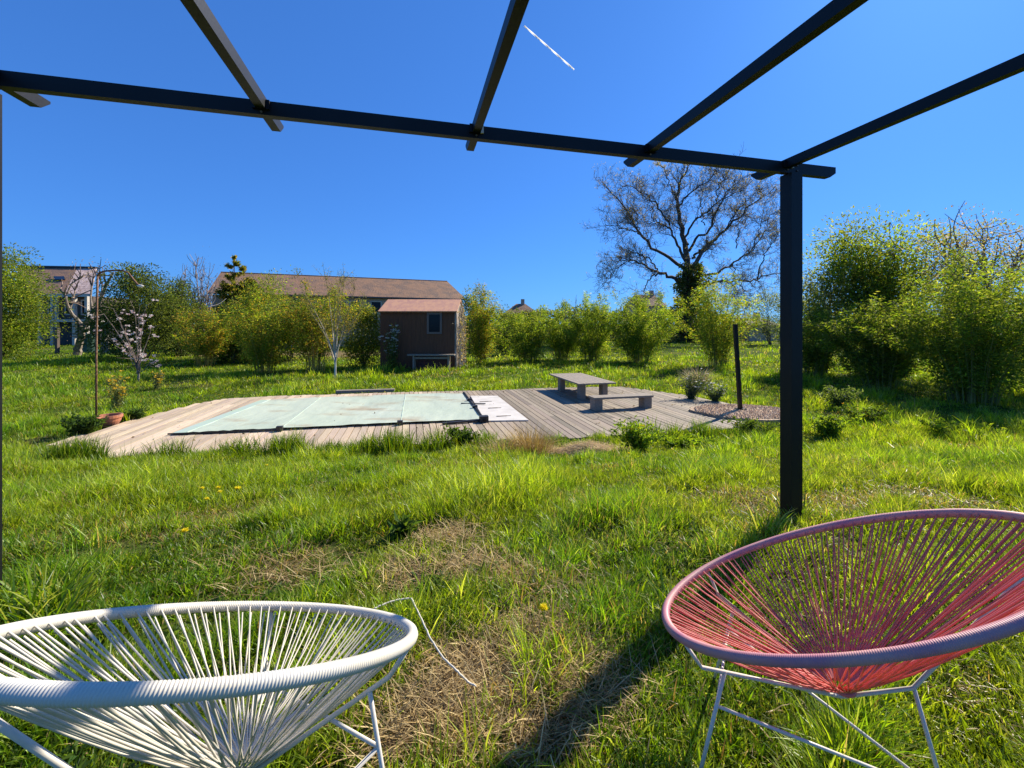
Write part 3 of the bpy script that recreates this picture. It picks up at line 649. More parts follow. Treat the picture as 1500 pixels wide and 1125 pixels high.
m=MB(); m.box(p1+[0,0,.01],(.095,.095,.02)); m.build('cap',M_dark,r)
m=MB(); m.box(p0+[0,0,.075],(.2,.2,.02)); m.build('base_plate',M_dark,r)
# table and bench
RZ=math.radians(13.8)
def dirp(c,u,v,z): return np.array([c[0]+UX[0]*u+VX[0]*v,c[1]+UX[1]*u+VX[1]*v,z])
def table():
    c=np.array([2.22,13.6]); r=thing('picnic_table','low grey wooden table with plank top on the deck','table',(c[0],c[1],DK))
    m=MB()
    for k in range(7):
        u=-.52+k*.173; m.bar(dirp(c,u,-1.33,DK+.50),dirp(c,u,1.33,DK+.50),.163,.04)
    m.build('tabletop',M_wood,r)
    for v in (-.9,.9):
        m=MB(); m.bar(dirp(c,-.5,v,DK+.455),dirp(c,.5,v,DK+.455),.09,.05); m.build('crossbar',M_wood,r)
    for u in (-.36,.36):
        for v in (-.95,.75):
            m=MB(); m.bar(dirp(c,u,v,DK),dirp(c,u,v,DK+.478),.17,.26,up=(VX[0],VX[1],0)); m.build('leg',M_wood,r)
table()
def bench():
    c=np.array([2.92,11.15]); r=thing('low_bench','low grey wooden bench on the deck in front of the table','bench',(c[0],c[1],DK))
    m=MB()
    for v in (-.13,.0,.13): m.bar(dirp(c,-.86,v,DK+.325),dirp(c,.86,v,DK+.325),.12,.05)
    m.build('seat',M_wood,r)
    for u in (-.72,.72):
        m=MB(); m.bar(dirp(c,u,0,DK),dirp(c,u,0,DK+.298),.30,.22,up=(UX[0],UX[1],0)); m.build('leg',M_wood,r)
bench()
# debris on the boards
lm=MB(); k=260; q=[]
while len(q)<k:
    x=rng.uniform(-9,6); y=rng.uniform(7,15.5)
    if poly_in(np.array([x]),np.array([y]),deck_poly)[0]: q.append([x,y,DK+.02])
leafcloud(lm,np.array(q)[:170],.06,.035,rng.normal(0,1,(170,3))*[1,1,.25],pick([(.2,.12,.06),(.1,.07,.05),(.3,.22,.12)],170)); setting(lm.build('leaf_litter',M_straw),'stuff')

# ------------------------------------------------------------------ pergola
def pergola():
    O=np.array([2.105,3.14]); z0=H+1.145; 
    def q(t,v,z): return np.array([O[0]+UX[0]*t+VX[0]*v,O[1]+UX[1]*t+VX[1]*v,z])
    r=thing('pergola','dark steel pergola frame with open rafters over the chairs','pergola',q(0,0,float(gz(*O))))
    m=MB(); w=.045
    z1=z0+.082; L=-5.35; V=[]
    for v in (-w/2,w/2): V+=[q(L,v,z0+.012),q(.345,v,z0),q(.40,v,z0+.035),q(.40,v,z1),q(L,v,z1+.005)]
    m.add(V,[[0,1,2,3],[5,8,7,6],[0,5,6,1],[1,6,7,2],[2,7,8,3],[3,8,9,4],[4,9,5,0]],[[0,3,4],[5,9,8]])
    m.build('beam',M_dark,r)
    for t in (-4.75,-3.578,-2.398,-1.205,-.057):
        m=MB(); a=.024; zb=z0+.035; zt=z0+.098; V=[]
        for u in (-a,a): V+=[q(t+u,-4.6,zb),q(t+u,.24,zb),q(t+u,.30,zb+.05),q(t+u,.30,zt),q(t+u,-4.6,zt)]
        m.add(V,[[0,1,2,3],[5,8,7,6],[0,5,6,1],[1,6,7,2],[2,7,8,3],[3,8,9,4],[4,9,5,0]],[[0,3,4],[5,9,8]])
        rf=m.build('rafter',M_dark,r)
        for u in (-.034,.034):
            m=MB(); m.box(q(t+u,-.032,z0+.06),(.018,.012,.05),RZ); m.build('bracket',M_white_steel if t in (-2.398,-.057) and u>0 else M_dark,rf)
    for t in (-3.578,-2.398,-1.205,-.057,.03):
        for z in (.022,.060):
            m=MB(); c=q(t,-.0225,z0+z); m.tube([c,c+np.array([-VX[0],-VX[1],0])*.007],.0065,6); m.build('bolt',M_frame,r)
    for t,kk in ((-.0,0),(-4.80,1)):
        g0=float(gz(*q(t,0,0)[:2]))-.05
        m=MB(); c=q(t,0,0); m.box((c[0],c[1],(g0+z0-.002)/2),(.10,.10,z0-.002-g0),RZ); m.build('post',M_dark,r)
pergola()
# string hanging from the middle rafter
def string():
    a=P(768,38,1.66); b=P(841,102,1.72); t=np.linspace(0,1,90)[:,None]; p=a*(1-t)+b*t; p[:,2]-=.0*t[:,0]; 
    m=MB(); w=np.linspace(0,PI*2.2,90); wd=.0036
    for ph in (0,PI/2):     # twisted strands of flat twine
        s1=np.stack([.6*np.cos(w+ph),np.sin(w+ph)*.5,.8*np.cos(w+ph)],1)*wd; V=np.stack([p+s1,p-s1],1).reshape(-1,3); k=np.arange(89)[:,None]*2
        m.add(V,k+np.array([[0,1,3,2]]))
    tag(m.build('white_string',mat('white_twine',(.9,.9,.88),.6,trans=.65,tint=ONE),smooth=True,origin=a),'short white twisted string hanging off the middle pergola rafter','string')
string()
# white cable in the grass
pp=[(548,892),(560,886),(580,879),(603,876),(608,888),(618,908),(630,935),(648,962),(668,982),(686,999),(697,1005)]
c=[]
for i,(x,y) in enumerate(pp):
    zz=.15 if i<9 else .10; p=G(x,y,zz); c.append(p)
c=np.array(c); t=np.linspace(0,1,len(c)); u=np.linspace(0,1,60); c=np.stack([np.interp(u,t,c[:,k]) for k in range(3)],1)
for _ in range(1): c[1:-1]=(c[:-2]+2*c[1:-1]+c[2:])/4
m=MB(); m.tube(c+rng.normal(0,.0008,c.shape),.0038,6); tag(m.build('white_cable',M_white_cord,smooth=True,origin=c[30]),'thin white cable trailing through the grass between the two chairs','cable')

# ------------------------------------------------------------------ chairs
def chair(name,label,prm,apex,cordm,rimm,nc,grp,arms):
    cx,cy,cz,L,W,yaw,tilt,roll=prm
    f=np.array([math.sin(yaw)*math.cos(tilt),math.cos(yaw)*math.cos(tilt),-math.sin(tilt)]); r0=np.array([math.cos(yaw),-math.sin(yaw),0]); nn=np.cross(r0,f); rr=r0*math.cos(roll)+nn*math.sin(roll)
    C=np.array([cx,cy,cz]); A=np.array(apex); nrm=np.cross(rr,f); nrm/=np.linalg.norm(nrm)
    R=lambda th: C+L*math.cos(th)*f+W*math.sin(th)*rr
    gz0=float(gz(cx,cy)); root=thing(name,label,'chair',(cx,cy,gz0),grp)
    m=MB(); K=3600; th=np.linspace(0,2*PI,K,endpoint=False); pts=C+L*np.cos(th)[:,None]*f+W*np.sin(th)[:,None]*rr
    rad=.0138+(.0003 if nc>180 else .00055)*np.sin(th*(680 if nc>180 else 520)+.6*np.sin(th*9)); m.tube(pts,rad,10,closed=True); m.build('rim',rimm,root,smooth=True)
    m=MB()
    for k in range(nc):
        a=2*PI*(k+rng.normal(0,.2))/nc; 
        for sgn in (0,):
            p=R(a); hub_a=a+(.55 if k%2 else -.45); h=A+.026*math.cos(hub_a)*np.array([f[0],f[1],0])/math.hypot(f[0],f[1])+.026*math.sin(hub_a)*r0+np.array([0,0,.012])
            d=p-C; st=p-d/np.linalg.norm(d)*.004+nrm*(.008 if k%2 else -.008)+(A-p)/np.linalg.norm(A-p)*.012
            t=np.linspace(0,1,7)[:,None]; path=st*(1-t)+h*t; sag=.012*np.sin(PI*t[:,0]); path[:,2]-=sag*rng.uniform(.2,1.9)
            m.tube(path,.0023,5,cap=False)
    m.build('cord_seat',cordm,root,smooth=True)
    m=MB(); w=np.linspace(0,2*PI,24,endpoint=False); m.tube(A+[0,0,.008]+.030*np.stack([np.cos(w),np.sin(w),0*w],1),.006,8,closed=True); m.build('hub_ring',cordm,root,smooth=True)
    # tripod of bent rods
    under=A-np.array([0,0,.022]); nodes=[]; rd=.0056
    for th_,kf,kd,lf,bf in arms:
        th_=math.radians(th_); p=R(th_)-np.array([0,0,.014]); hz=p-A; hz[2]=0; hz/=np.linalg.norm(hz)
        if kf>.5: Kp=A+hz*.17; Kp[2]=under[2]+.075; kf=lf=.5
        else: Kp=p*(1-kf)+under*kf; Kp[2]-=kd
        arm=[p,p*.5+Kp*.5+(Kp-p)*.15,Kp,Kp*.5+under*.5,under]
        a_=MB(); a_.tube(np.array(arm),rd,8); a_.build('arm',M_white_steel,root,smooth=True)
        att=Kp+(under-Kp)*((lf-kf)/(1-kf) if lf>kf else 0)
        out=p-A; out[2]=0; out/=np.linalg.norm(out)
        foot=att+out*.10; foot[2]=float(gz(foot[0],foot[1]))-.02
        l_=MB(); l_.tube([att+[0,0,.004],foot],rd,8); l_.build('leg',M_white_steel,root,smooth=True)
        nodes.append(att*(1-bf)+foot*bf)
    for i,j in ((0,2),(1,2),(0,1)):
        b_=MB(); b_.tube([nodes[i],nodes[j]],rd*.85,8); b_.build('brace',M_white_steel,root,smooth=True)
    return root
chair('cord_chair','white corded basket chair on thin white legs at the lower left',[-0.654,0.974,0.685,0.471,0.412,0.013,0.494,-0.046],(-.645,.985,.345),M_white_cord,mat('white_rim',(.64,.575,.455),.45,noise=(9,(.6,.58,.52),(1,1,1),.4,.7)),160,'corded garden chairs',((-20,.10,.045,.25,.25),(90,.10,.03,.22,.22),(-152,.68,0,.68,.7)))
chair('cord_chair','pink corded basket chair on thin white legs at the lower right',[0.987,1.268,0.641,0.539,0.402,-1.155,0.449,-0.107],(.985,1.245,.315),M_pink_cord,M_pink_rim,200,'corded garden chairs',((-33,.10,.05,.25,.25),(42,.10,.05,.25,.25),(178,.68,0,.68,.7)))

# ------------------------------------------------------------------ rusty pole, pot, flowers
def rusty():
    b=G(141,622,GL); Yr=b[1]; r=thing('rusty_hook_pole','tall thin rusty pole with curved hook top beside the terracotta pot','pole',b)
    m=MB(); m.tube([b-[0,0,.1],P(141,520,Yr),P(142,440,Yr),P(143,402,Yr)],.021,7); m.build('pole',M_rust,r,smooth=True)
    m=MB(); q=np.array([P(x,y,Yr) for x,y in ((143,404),(147,399),(155,397),(167,396),(180,396.5),(188,400),(195,409),(201,416),(204,418))]); m.tube(q,.021,6); m.build('hook',M_rust,r,smooth=True)
    m=MB(); c=q[-1]; w=np.linspace(0,2*PI,12,endpoint=False)
    m.tube([c-[.05,0,.0],c+[0,0,-.012],c+[.06,0,-.02],c+[.10,0,-.01]],[.012,.035,.035,.008],8); m.build('finial',M_white_steel,r,smooth=True)
rusty()
def pot():
    b=G(160,623,GL+.05); r=thing('terracotta_pot','broken terracotta pot lying at the foot of the rusty pole','plant pot',b)
    m=MB(); pr=[(.15,0),(.20,.10),(.215,.17),(.235,.175),(.235,.235),(.195,.235),(.18,.12),(.12,.03)]; n=24; V=[]
    for rr_,z in pr:
        for k in range(n):
            a=2*PI*k/n; zz=z-(.05*max(0,math.cos(a+1.9))**3 if z>.2 else 0); V.append(b+[rr_*math.cos(a),rr_*math.sin(a),zz])
    q=[[i*n+k,i*n+(k+1)%n,(i+1)*n+(k+1)%n,(i+1)*n+k] for i in range(len(pr)-1) for k in range(n)]
    m.add(V,q); m.build('pot_body',M_terra,r,smooth=False)
    m=MB(); w=np.linspace(0,2*PI,25)[:-1]; m.add(np.vstack([b+np.stack([.15*np.cos(w),.15*np.sin(w),0*w+.09],1),[b+[0,0,.10]]]),t=[[k,(k+1)%24,24] for k in range(24)]); m.build('soil',M_brownwall,r)
    m=MB(); a=np.linspace(1.9,4.3,10); c=b+[-.26,.02,.0]; 
    V=[];
    for k in a: 
        for rr_ in (.17,.195):
            for z in (0,.12+.03*math.sin(k*5)): V.append(c+[rr_*math.cos(k)+.1,rr_*math.sin(k),z])
    q=[]
    for i in range(9):
        o=i*4; q+=[[o,o+1,o+5,o+4],[o+2,o+6,o+7,o+3],[o+1,o+3,o+7,o+5],[o,o+4,o+6,o+2]]
    m.add(V,q); m.build('shard',M_terra,r)
pot()
def flowering(name,label,cat,px,by,top,wpx,leafc,flc,nl=700,nf=60,ll=.09,fs=.05,stems=12,group=None,b=None,part='flowers'):
    if b is None: b=at_px(px,by)
    s=b[1]/F; h=(by-top)*s; w=wpx*s; r=thing(name,label,cat,b,group); tm=MB(); lm=MB(); fm=MB(); tips=[]
    for k in range(stems):
        a=rng.random()*2*PI; e=b+np.array([math.cos(a)*w*.5*rng.random(),math.sin(a)*w*.4*rng.random(),h*rng.uniform(.55,1)])
        md=(b+e)/2; md[:2]=b[:2]+(e[:2]-b[:2])*.25; t=np.linspace(0,1,7)[:,None]; p=(1-t)**2*b+2*t*(1-t)*md+t*t*e; tm.tube(p,np.linspace(.008,.003,7),4,np.array(leafc[0])*.9+.03,cap=False); tips.append(p)
        m=nl//stems; u=rng.random(m); q=np.stack([np.interp(u,np.linspace(0,1,7),p[:,i]) for i in range(3)],1)+rng.normal(0,.04*h+.01,(m,3))
        leafcloud(lm,q,ll*rng.uniform(.6,1.3,m),ll*.4,rng.normal(0,1,(m,3))+[0,0,.3],pick(leafc,m))
    for k in range(nf):
        p=tips[rng.integers(0,stems)][rng.integers(4,7)]+rng.normal(0,.035*h,3); m=6; a=rng.random(m)*2*PI
        fm=MB(); leafcloud(fm,np.tile(p,(m,1)),fs,fs*.6,np.stack([np.cos(a),np.sin(a),rng.uniform(.1,.9,m)],1),pick(flc,m,.08),.15); fm.build('flower',M_petal,r)
    tm.build('stems',M_twig,r); lm.build('foliage',M_leaf,r)
    return r
YEL=[(.78,.50,.02),(.80,.60,.05)]; WHT=[(.75,.73,.68),(.68,.68,.62)]
flowering('flowering_shrub','sparse shrub with yellow flowers just right of the rusty pole','shrub',172,600,545,44,[(.2,.22,.10),(.14,.17,.07)],YEL,500,46,fs=.06,stems=16)
flowering('flowering_shrub','small yellow flowered shrub under the pink blossom tree','shrub',230,570,543,40,[(.2,.22,.10),(.14,.17,.07)],YEL,420,26,fs=.07,stems=12)
flowering('climbing_rose','white flowered climber growing up the left corner of the shed','climber',575,543,474,40,DKG+MIDG[:1],WHT,1500,60,ll=.10,fs=.11,stems=14)
flowering('flowering_plant','bushy grey green plant with pale flowers at the deck corner behind the bench','plant',1012,588,542,62,[(.12,.15,.09),(.07,.11,.05)],WHT+[(.6,.5,.35)],1800,36,ll=.07,fs=.04,stems=26)
flowering('flowering_plant','white flowered plant at the edge of the deck left of the dark pole','plant',1048,592,556,60,[(.10,.14,.07),(.07,.12,.04)],WHT,1700,60,ll=.06,fs=.04,stems=24)
flowering('leafy_weed','upright leafy weed with yellow buds at the near edge of the deck','weed',937,664,618,90,LIME[:3],YEL,1900,14,ll=.08,fs=.03,stems=34)
flowering('leafy_weed','spreading weed with yellow flowers in the shade at the right of the pergola post','weed',1262,618,594,90,[(.10,.17,.025),(.07,.12,.02)],YEL,1500,22,ll=.09,fs=.05,stems=26)
flowering('leafy_weed','dark leafy weed left of the broken pot','weed',118,640,606,60,[(.05,.10,.02),(.07,.13,.02)],[(.2,.2,.05)],1500,0,ll=.10,fs=.03,stems=22)
flowering('leafy_weed','dark leafy weed right of the broken pot','weed',196,618,596,44,[(.05,.10,.02),(.07,.13,.02)],[(.2,.2,.05)],1100,0,ll=.09,fs=.03,stems=18)
flowering('leafy_weed','low dark weed overgrowing the near deck edge below the pool cover corner','weed',676,652,626,64,[(.05,.10,.02),(.08,.14,.02)],[(.2,.2,.05)],1300,0,ll=.09,fs=.03,stems=22)
flowering('leafy_weed','broad weed beside the foot of the gravel bed','weed',1230,600,560,80,[(.12,.17,.06),(.08,.13,.03)],WHT,1700,20,ll=.09,fs=.03,stems=26)
flowering('leafy_weed','leafy weed in the lawn below the gravel bed','weed',1100,640,612,90,[(.10,.16,.02),(.06,.11,.02)],YEL,1400,8,ll=.08,fs=.03,stems=22)
flowering('leafy_weed','low dark weed at the deck edge right of the upright yellow budded one','weed',1000,656,638,110,LIME[:3],YEL,1700,0,ll=.08,fs=.03,stems=30)
flowering('leafy_weed','tall leafy weed just behind the right pergola post foot','weed',1215,640,606,100,LIME[:3]+MIDG[:1],WHT,1700,0,ll=.09,fs=.03,stems=26)
flowering('leafy_weed','broad green weed under the biggest bamboo clump','weed',1390,640,616,130,LIME[:3]+MIDG[:1],WHT,1500,0,ll=.09,fs=.03,stems=26)
flowering('leafy_weed','dark dock plant with upright leaves in the middle of the lawn','weed',590,796,764,30,[(.06,.12,.02),(.09,.15,.02)],[(.2,.15,.05)],260,0,ll=.09,fs=.02,stems=8)
flowering('leafy_weed','dark low weed beside the bend of the white cable','weed',640,880,850,50,[(.03,.07,.025),(.05,.09,.03)],[(.2,.2,.1)],700,0,ll=.035,fs=.01,stems=20)
# ornamental dry grass + straw heap by the deck edge
def tuft(name,label,px,by,hh,n,spread,cols,wd=.006,b=None,cat='grass tuft',lean=(.05,.75),mt=None,grp=None):
    if b is None: b=at_px(px,by)
    x=rng.normal(b[0],spread,n); y=rng.normal(b[1],spread,n); az=np.arctan2(y-b[1],x-b[0])+rng.normal(0,.6,n)
    m=MB(); m.add(*blades(x,y,gz(x,y)-.02,hh*rng.uniform(.5,1.1,n),np.full(n,wd)*rng.uniform(.6,1.4,n),az,rng.uniform(*lean,n),pick(cols,n),rng.uniform(.4,1.5,n),3))
    return tag(m.build(name,mt or M_straw,origin=b),label,cat,grp)
tuft('dry_grass_tuft','pale dry ornamental grass tuft hanging over the near deck edge',778,664,.62,900,.14,straws)
tuft('dry_grass_tuft','smaller pale dry grass tuft left of the straw heap',738,668,.42,500,.16,straws)
tuft('dry_grass_tuft','beige plume grass behind the bench at the deck corner',1022,566,.95,500,.12,[(.5,.42,.3),(.4,.33,.22)],.012)
for k,(px,by,hh) in enumerate(((60,905,.34),(95,900,.30),(70,940,.28),(985,905,.22),(1340,960,.20),(1165,765,.26),(1125,790,.28),(25,930,.3))):
    tuft('tall_grass_tuft',['tall broad grass tuft at the left edge above the white chair','broad bladed tuft just right of the left edge tuft','short broad tuft touching the white chair rim at far left','arching light tuft left of the pink chair','green tuft under the pink chair','grass tuft round the foot of the right pergola post','dark tuft in front of the right pergola post','grass tuft at the foot of the left pergola post'][k],px,by,hh,70 if k!=4 else 40,.045,greens,.010,mt=M_grass,cat='grass tuft')
# long near-edge tufts overlapping the deck
ov=MB(); r_=np.random.default_rng(21); n=9500
ed=np.array([deck_poly[i][:2] for i in (0,19,18,17,16,15,14)]); seg=np.linalg.norm(np.diff(ed,axis=0),axis=1); cum=np.concatenate([[0],np.cumsum(seg)])/seg.sum()
cc=np.sort(r_.random(230)); cc=cc[vn(cc*60,cc*0+4,2.0)>.22]
u=np.clip(r_.choice(cc,n)+r_.normal(0,.006,n)*r_.choice([.6,1,3],n),0,1); x=np.interp(u,cum,ed[:,0])+r_.normal(0,.04,n); y=np.interp(u,cum,ed[:,1])-.10-np.abs(r_.normal(0,.25,n))
hv=(.14+.42*vn(u*90,u*0,1.5)**1.3)*r_.uniform(.5,1.1,n)*np.where((x>-.3)&(x<2.2),.45,1)
ov.add(*blades(x,y,gz(x,y),hv,.010*r_.uniform(.6,1.3,n),r_.random(n)*2*PI,np.abs(r_.normal(.12,.22,n)),greens[r_.integers(0,4,n)]*.8*np.exp(r_.normal(0,.2,n))[:,None],r_.uniform(.2,1.2,n),3))
setting(ov.build('edge_grass',M_grass),'stuff')
def heap():
    b=at_px(850,664); m=MB(); nu,nv=40,16; V=[]
    for i in range(nu+1):
        for j in range(nv+1):
            u=i/nu*2-1; v=j/nv*2-1; hgt=(.15+.06*math.sin(u*5+1))*max(0,1-u*u)**.6*max(0,1-v*v)+.03*float(vn(u*4+8,v*4,1))
            V.append([b[0]+u*1.05+.1*v,b[1]+v*.36+.1*u,b[2]-.04+hgt+rng.normal(0,.006)])
    m.add(V,[[i*(nv+1)+j,(i+1)*(nv+1)+j,(i+1)*(nv+1)+j+1,i*(nv+1)+j+1] for i in range(nu) for j in range(nv)])
    V=np.array(V); k=4200; p=V[rng.integers(0,len(V),k)]+rng.normal(0,.02,(k,3))
    s2=MB(); s2.add(*blades(p[:,0],p[:,1],p[:,2]+.01,.10+.12*rng.random(k),np.full(k,.005),rng.normal(0,.7,k)+PI*(rng.random(k)<.5),rng.uniform(1.1,1.7,k),pick(straws[:3],k,.2),rng.uniform(-.2,.6,k),2))
    r=thing('straw_heap','flattened heap of dead straw against the near edge of the deck','straw heap',b)
    m.build('mound',mat('heap_earth',(.34,.24,.13),.95,noise=(3,(.12,.08,.045),(.4,1,1),.5,.62),bump=(25,(1,1,1),.03)),r,smooth=True); s2.build('straw',M_straw,r)
heap()
# dandelions
dl=[(296,716,'leftmost dandelion of the yellow group on the left lawn',.9),(320,715,'dandelion in the middle of the yellow group on the left lawn',1),(322,721,'dandelion just under the middle one of the left lawn group',.9),(348,716,'rightmost and largest dandelion of the left lawn group',1.25),(303,732,'lowest dandelion of the left lawn group',.9),(271,779,'single orange yellow dandelion nearest the white chair',1.2),(391,680,'lone dandelion near the deck edge left of the pool cover',1),(797,893,'lone yellow dandelion between the two chairs',1.1),(1092,664,'dandelion just left of the pergola post, the left one',.9),(1110,671,'dandelion just left of the pergola post, the right one',.9),(1016,652,'dandelion below the gravel bed beside the weeds',.9),(985,656,'dandelion right of the upright weed at the deck edge',.8),(921,664,'dandelion in front of the upright weed at the deck edge',.8),(1290,601,'dandelion under the rounded bamboo clump',1.1)]
for px,py,lb,sc in dl:
    Yd=1.3*F/(py-478)
    for _ in range(12): Yd=.5*Yd+.5*(H-float(gz((px-750)/F*Yd,Yd))-.13)*F/(py-478)
    x=(px-750)/F*Yd; b=np.array([x,Yd,float(gz(x,Yd))]); r=thing('dandelion',lb,'flower',b,'dandelions in the lawn')
    m=MB(); m.tube([b,b+[.005,0,.07],b+[0,0,.135]],.0018,5,(.2,.25,.08)); m.build('stem',M_twig,r)
    m=MB(); k=70; a=rng.random(k)*2*PI; R_=.022*sc*(1+.03*Yd)
    leafcloud(m,np.tile(b+[0,0,.134],(k,1))+rng.normal(0,.001,(k,3)),R_*rng.uniform(.8,1.1,k),R_*.3,np.stack([np.cos(a),np.sin(a),rng.uniform(.05,1.3,k)],1),pick([(.88,.74,.01),(.92,.80,.03)],k,.06)); m.build('flower_head',M_petal,r)

# broad-leaved ground cover among the grass
gc=MB(); nR=1700; Yr=.9*(30/.9)**rng.random(nR); Xr=(rng.random(nR)*2-1)*1.3*Yr; ok=free(Xr,Yr)&(vn(Xr+3,Yr+8,.9)>.5); Xr=Xr[ok];Yr=Yr[ok]
for x,y in zip(Xr,Yr):
    k=rng.integers(7,14); a=rng.random(k)*2*PI; b=np.array([x,y,float(gz(x,y))+.02]); L_=rng.uniform(.03,.075)
    leafcloud(gc,np.tile(b,(k,1)),L_*rng.uniform(.6,1.2,k),L_*.28,np.stack([np.cos(a),np.sin(a),rng.uniform(.2,1.1,k)],1),pick([(.06,.12,.02),(.09,.15,.025),(.045,.09,.025)],k,.15),.1)
setting(gc.build('ground_cover',M_grass),'stuff')

# ------------------------------------------------------------------ buildings
def quadbox(m,a,b,c,d,th,colr=None):
    a,b,c,d=[np.asarray(q,float) for q in (a,b,c,d)]; n=np.cross(b-a,d-a); n/=np.linalg.norm(n)
    v=[a,b,c,d]+[q-n*th for q in (a,b,c,d)]
    m.add(v,[[0,1,2,3],[4,7,6,5],[0,4,5,1],[1,5,6,2],[2,6,7,3],[3,7,4,0]])
def window(root,c,w,h,nx_,frame=M_frame,fw=.07,glass=M_glass):
    """window on a wall whose outward normal is nx_"""
    c=np.asarray(c,float); n=np.array([nx_[0],nx_[1],0.]); n/=np.linalg.norm(n); u=np.array([-n[1],n[0],0.]); up=np.array([0,0,1.])
    m=MB()
    for s_ in (-1,1):
        m.bar(c+u*s_*(w/2)-up*(h/2+fw/2)+n*.02,c+u*s_*(w/2)+up*(h/2+fw/2)+n*.02,fw,.06,up=tuple(n))
        m.bar(c-u*(w/2-fw/2)+up*s_*(h/2)+n*.018,c+u*(w/2-fw/2)+up*s_*(h/2)+n*.018,.056,fw)
    f=m.build('window',frame,root)
    m=MB(); p=[c-u*w/2-up*h/2,c+u*w/2-up*h/2,c+u*w/2+up*h/2,c-u*w/2+up*h/2]; m.add([q+n*.008 for q in p],[[0,1,2,3]])
    g_=m.build('pane',glass,f); return f

def shed():
    x0,x1,y0,y1=-7.09,-3.0,22.4,25.6; zb=GL-.05; ze=H+(478-455)/F*y0; zr=H+(478-438.5)/F*(y0+1.6)
    r=thing('garden_shed','dark brown wooden shed with salmon pink roof and one small window','shed',((x0+x1)/2,y0,GL))
    m=MB(); n=17; wv=(x1-x0)/n
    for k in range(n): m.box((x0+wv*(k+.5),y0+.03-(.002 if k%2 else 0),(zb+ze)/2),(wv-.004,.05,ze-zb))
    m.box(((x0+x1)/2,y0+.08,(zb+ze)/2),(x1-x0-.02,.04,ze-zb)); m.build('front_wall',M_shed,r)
    ym=(y0+y1)/2
    m=MB()
    for x,sg in ((x1,1),(x0,-1)):
        V=[[x,y0+.11,zb],[x,y1,zb],[x,y1,ze],[x,ym,zr-.08],[x,y0+.11,ze]]; V+= [[v[0]-sg*.06,v[1],v[2]] for v in V]
        m.add(V,[[0,1,2,4],[5,9,7,6],[0,5,6,1],[1,6,7,2],[4,9,5,0]],[[4,2,3],[9,8,7]])
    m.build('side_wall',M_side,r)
    m=MB(); m.box(((x0+x1)/2,y1-.03,(zb+ze)/2),(x1-x0-.13,.05,ze-zb)); m.build('back_wall',M_shed,r)
    m=MB(); ov=.06
    quadbox(m,(x0-ov,y0-.18,ze-.03),(x1+ov,y0-.18,ze-.03),(x1+ov,ym,zr),(x0-ov,ym,zr),.06)
    quadbox(m,(x1+ov,y1+.1,ze+.02),(x0-ov,y1+.1,ze+.02),(x0-ov,ym+.005,zr),(x1+ov,ym+.005,zr),.06); m.build('roof',M_shed_roof,r)
    c=P(636.5,473.5,y0); window(r,(c[0],y0-.005,c[2]),.70,1.05,(0,-1),fw=.11)
    m=MB(); m.box((x1-.02,y0-.03,(zb+ze)/2),(.1,.05,ze-zb)); m.build('corner_board',M_side,r)
    # garden bench in front
    b0=P(597,520,21.7); b1=P(666,520,21.7); zt=b0[2]; gz0=float(gz(b0[0],21.7)); r2=thing('slatted_bench','long grey bench standing against the front of the brown shed','bench',((b0[0]+b1[0])/2,21.8,gz0))
    m=MB()
    for dy in (0,.16,.32): m.bar((b0[0],21.65+dy,zt),(b1[0],21.65+dy,zt),.14,.06)
    m.build('seat',M_wood,r2)
    for x in (b0[0]+.32,b1[0]-.32):
        m=MB()
        for y in (21.68,21.98): m.bar((x,y,gz0-.03),(x,y,zt-.032),.09,.09,up=(0,1,0))
        m.bar((x,21.68,zt-.1),(x,21.98,zt-.1),.05,.08); m.build('leg',M_wood,r2)
    m=MB(); m.bar((b0[0]+.33,21.72,zt-.16),(b1[0]-.33,21.72,zt-.16),.04,.10); m.build('rail',M_wood,r2)
    r3=thing('red_crate','dark red slatted crate under the bench by the shed','crate',((b0[0]+b1[0])/2,22.15,gz0)); m=MB(); xa,xb=b0[0]+.5,b1[0]-.5
    for k in range(4): m.box(((xa+xb)/2,22.05,gz0+.08+k*.14),(xb-xa,.03,.12))
    m.build('slats',M_dkred,r3)
    m=MB(); 
    for x in (xa+.05,(xa+xb)/2,xb-.05): m.box((x,22.10,gz0+.28),(.08,.06,.6))
    m.build('uprights',M_dkred,r3)
    # bare climber on the sunlit side
    b=np.array([x1+.12,y0+.6,GL]); r4=thing('climbing_vine','pale twiggy climber on the sunlit right side wall of the shed','climber',b); tm=MB(); lm=MB()
    for k in range(46):
        t=np.linspace(0,1,9); yy=y0+.3+rng.random()*2.6; p=np.stack([x1+.08+.10*rng.random()+rng.normal(0,.03,9),yy+rng.normal(0,.12)*t*3,GL+t*rng.uniform(1.4,3.6)],1); tm.tube(p,np.linspace(.028,.012,9),4,(.42,.36,.28),cap=False)
        q=p[rng.integers(1,9,16)]+rng.normal(0,.10,(16,3)); leafcloud(lm,q,.13,.08,rng.normal(0,1,(16,3)),pick([(.36,.30,.2),(.15,.16,.06),(.28,.22,.14)],16))
    tm.build('stems',M_twig,r4); lm.build('foliage',M_leaf,r4)
shed()
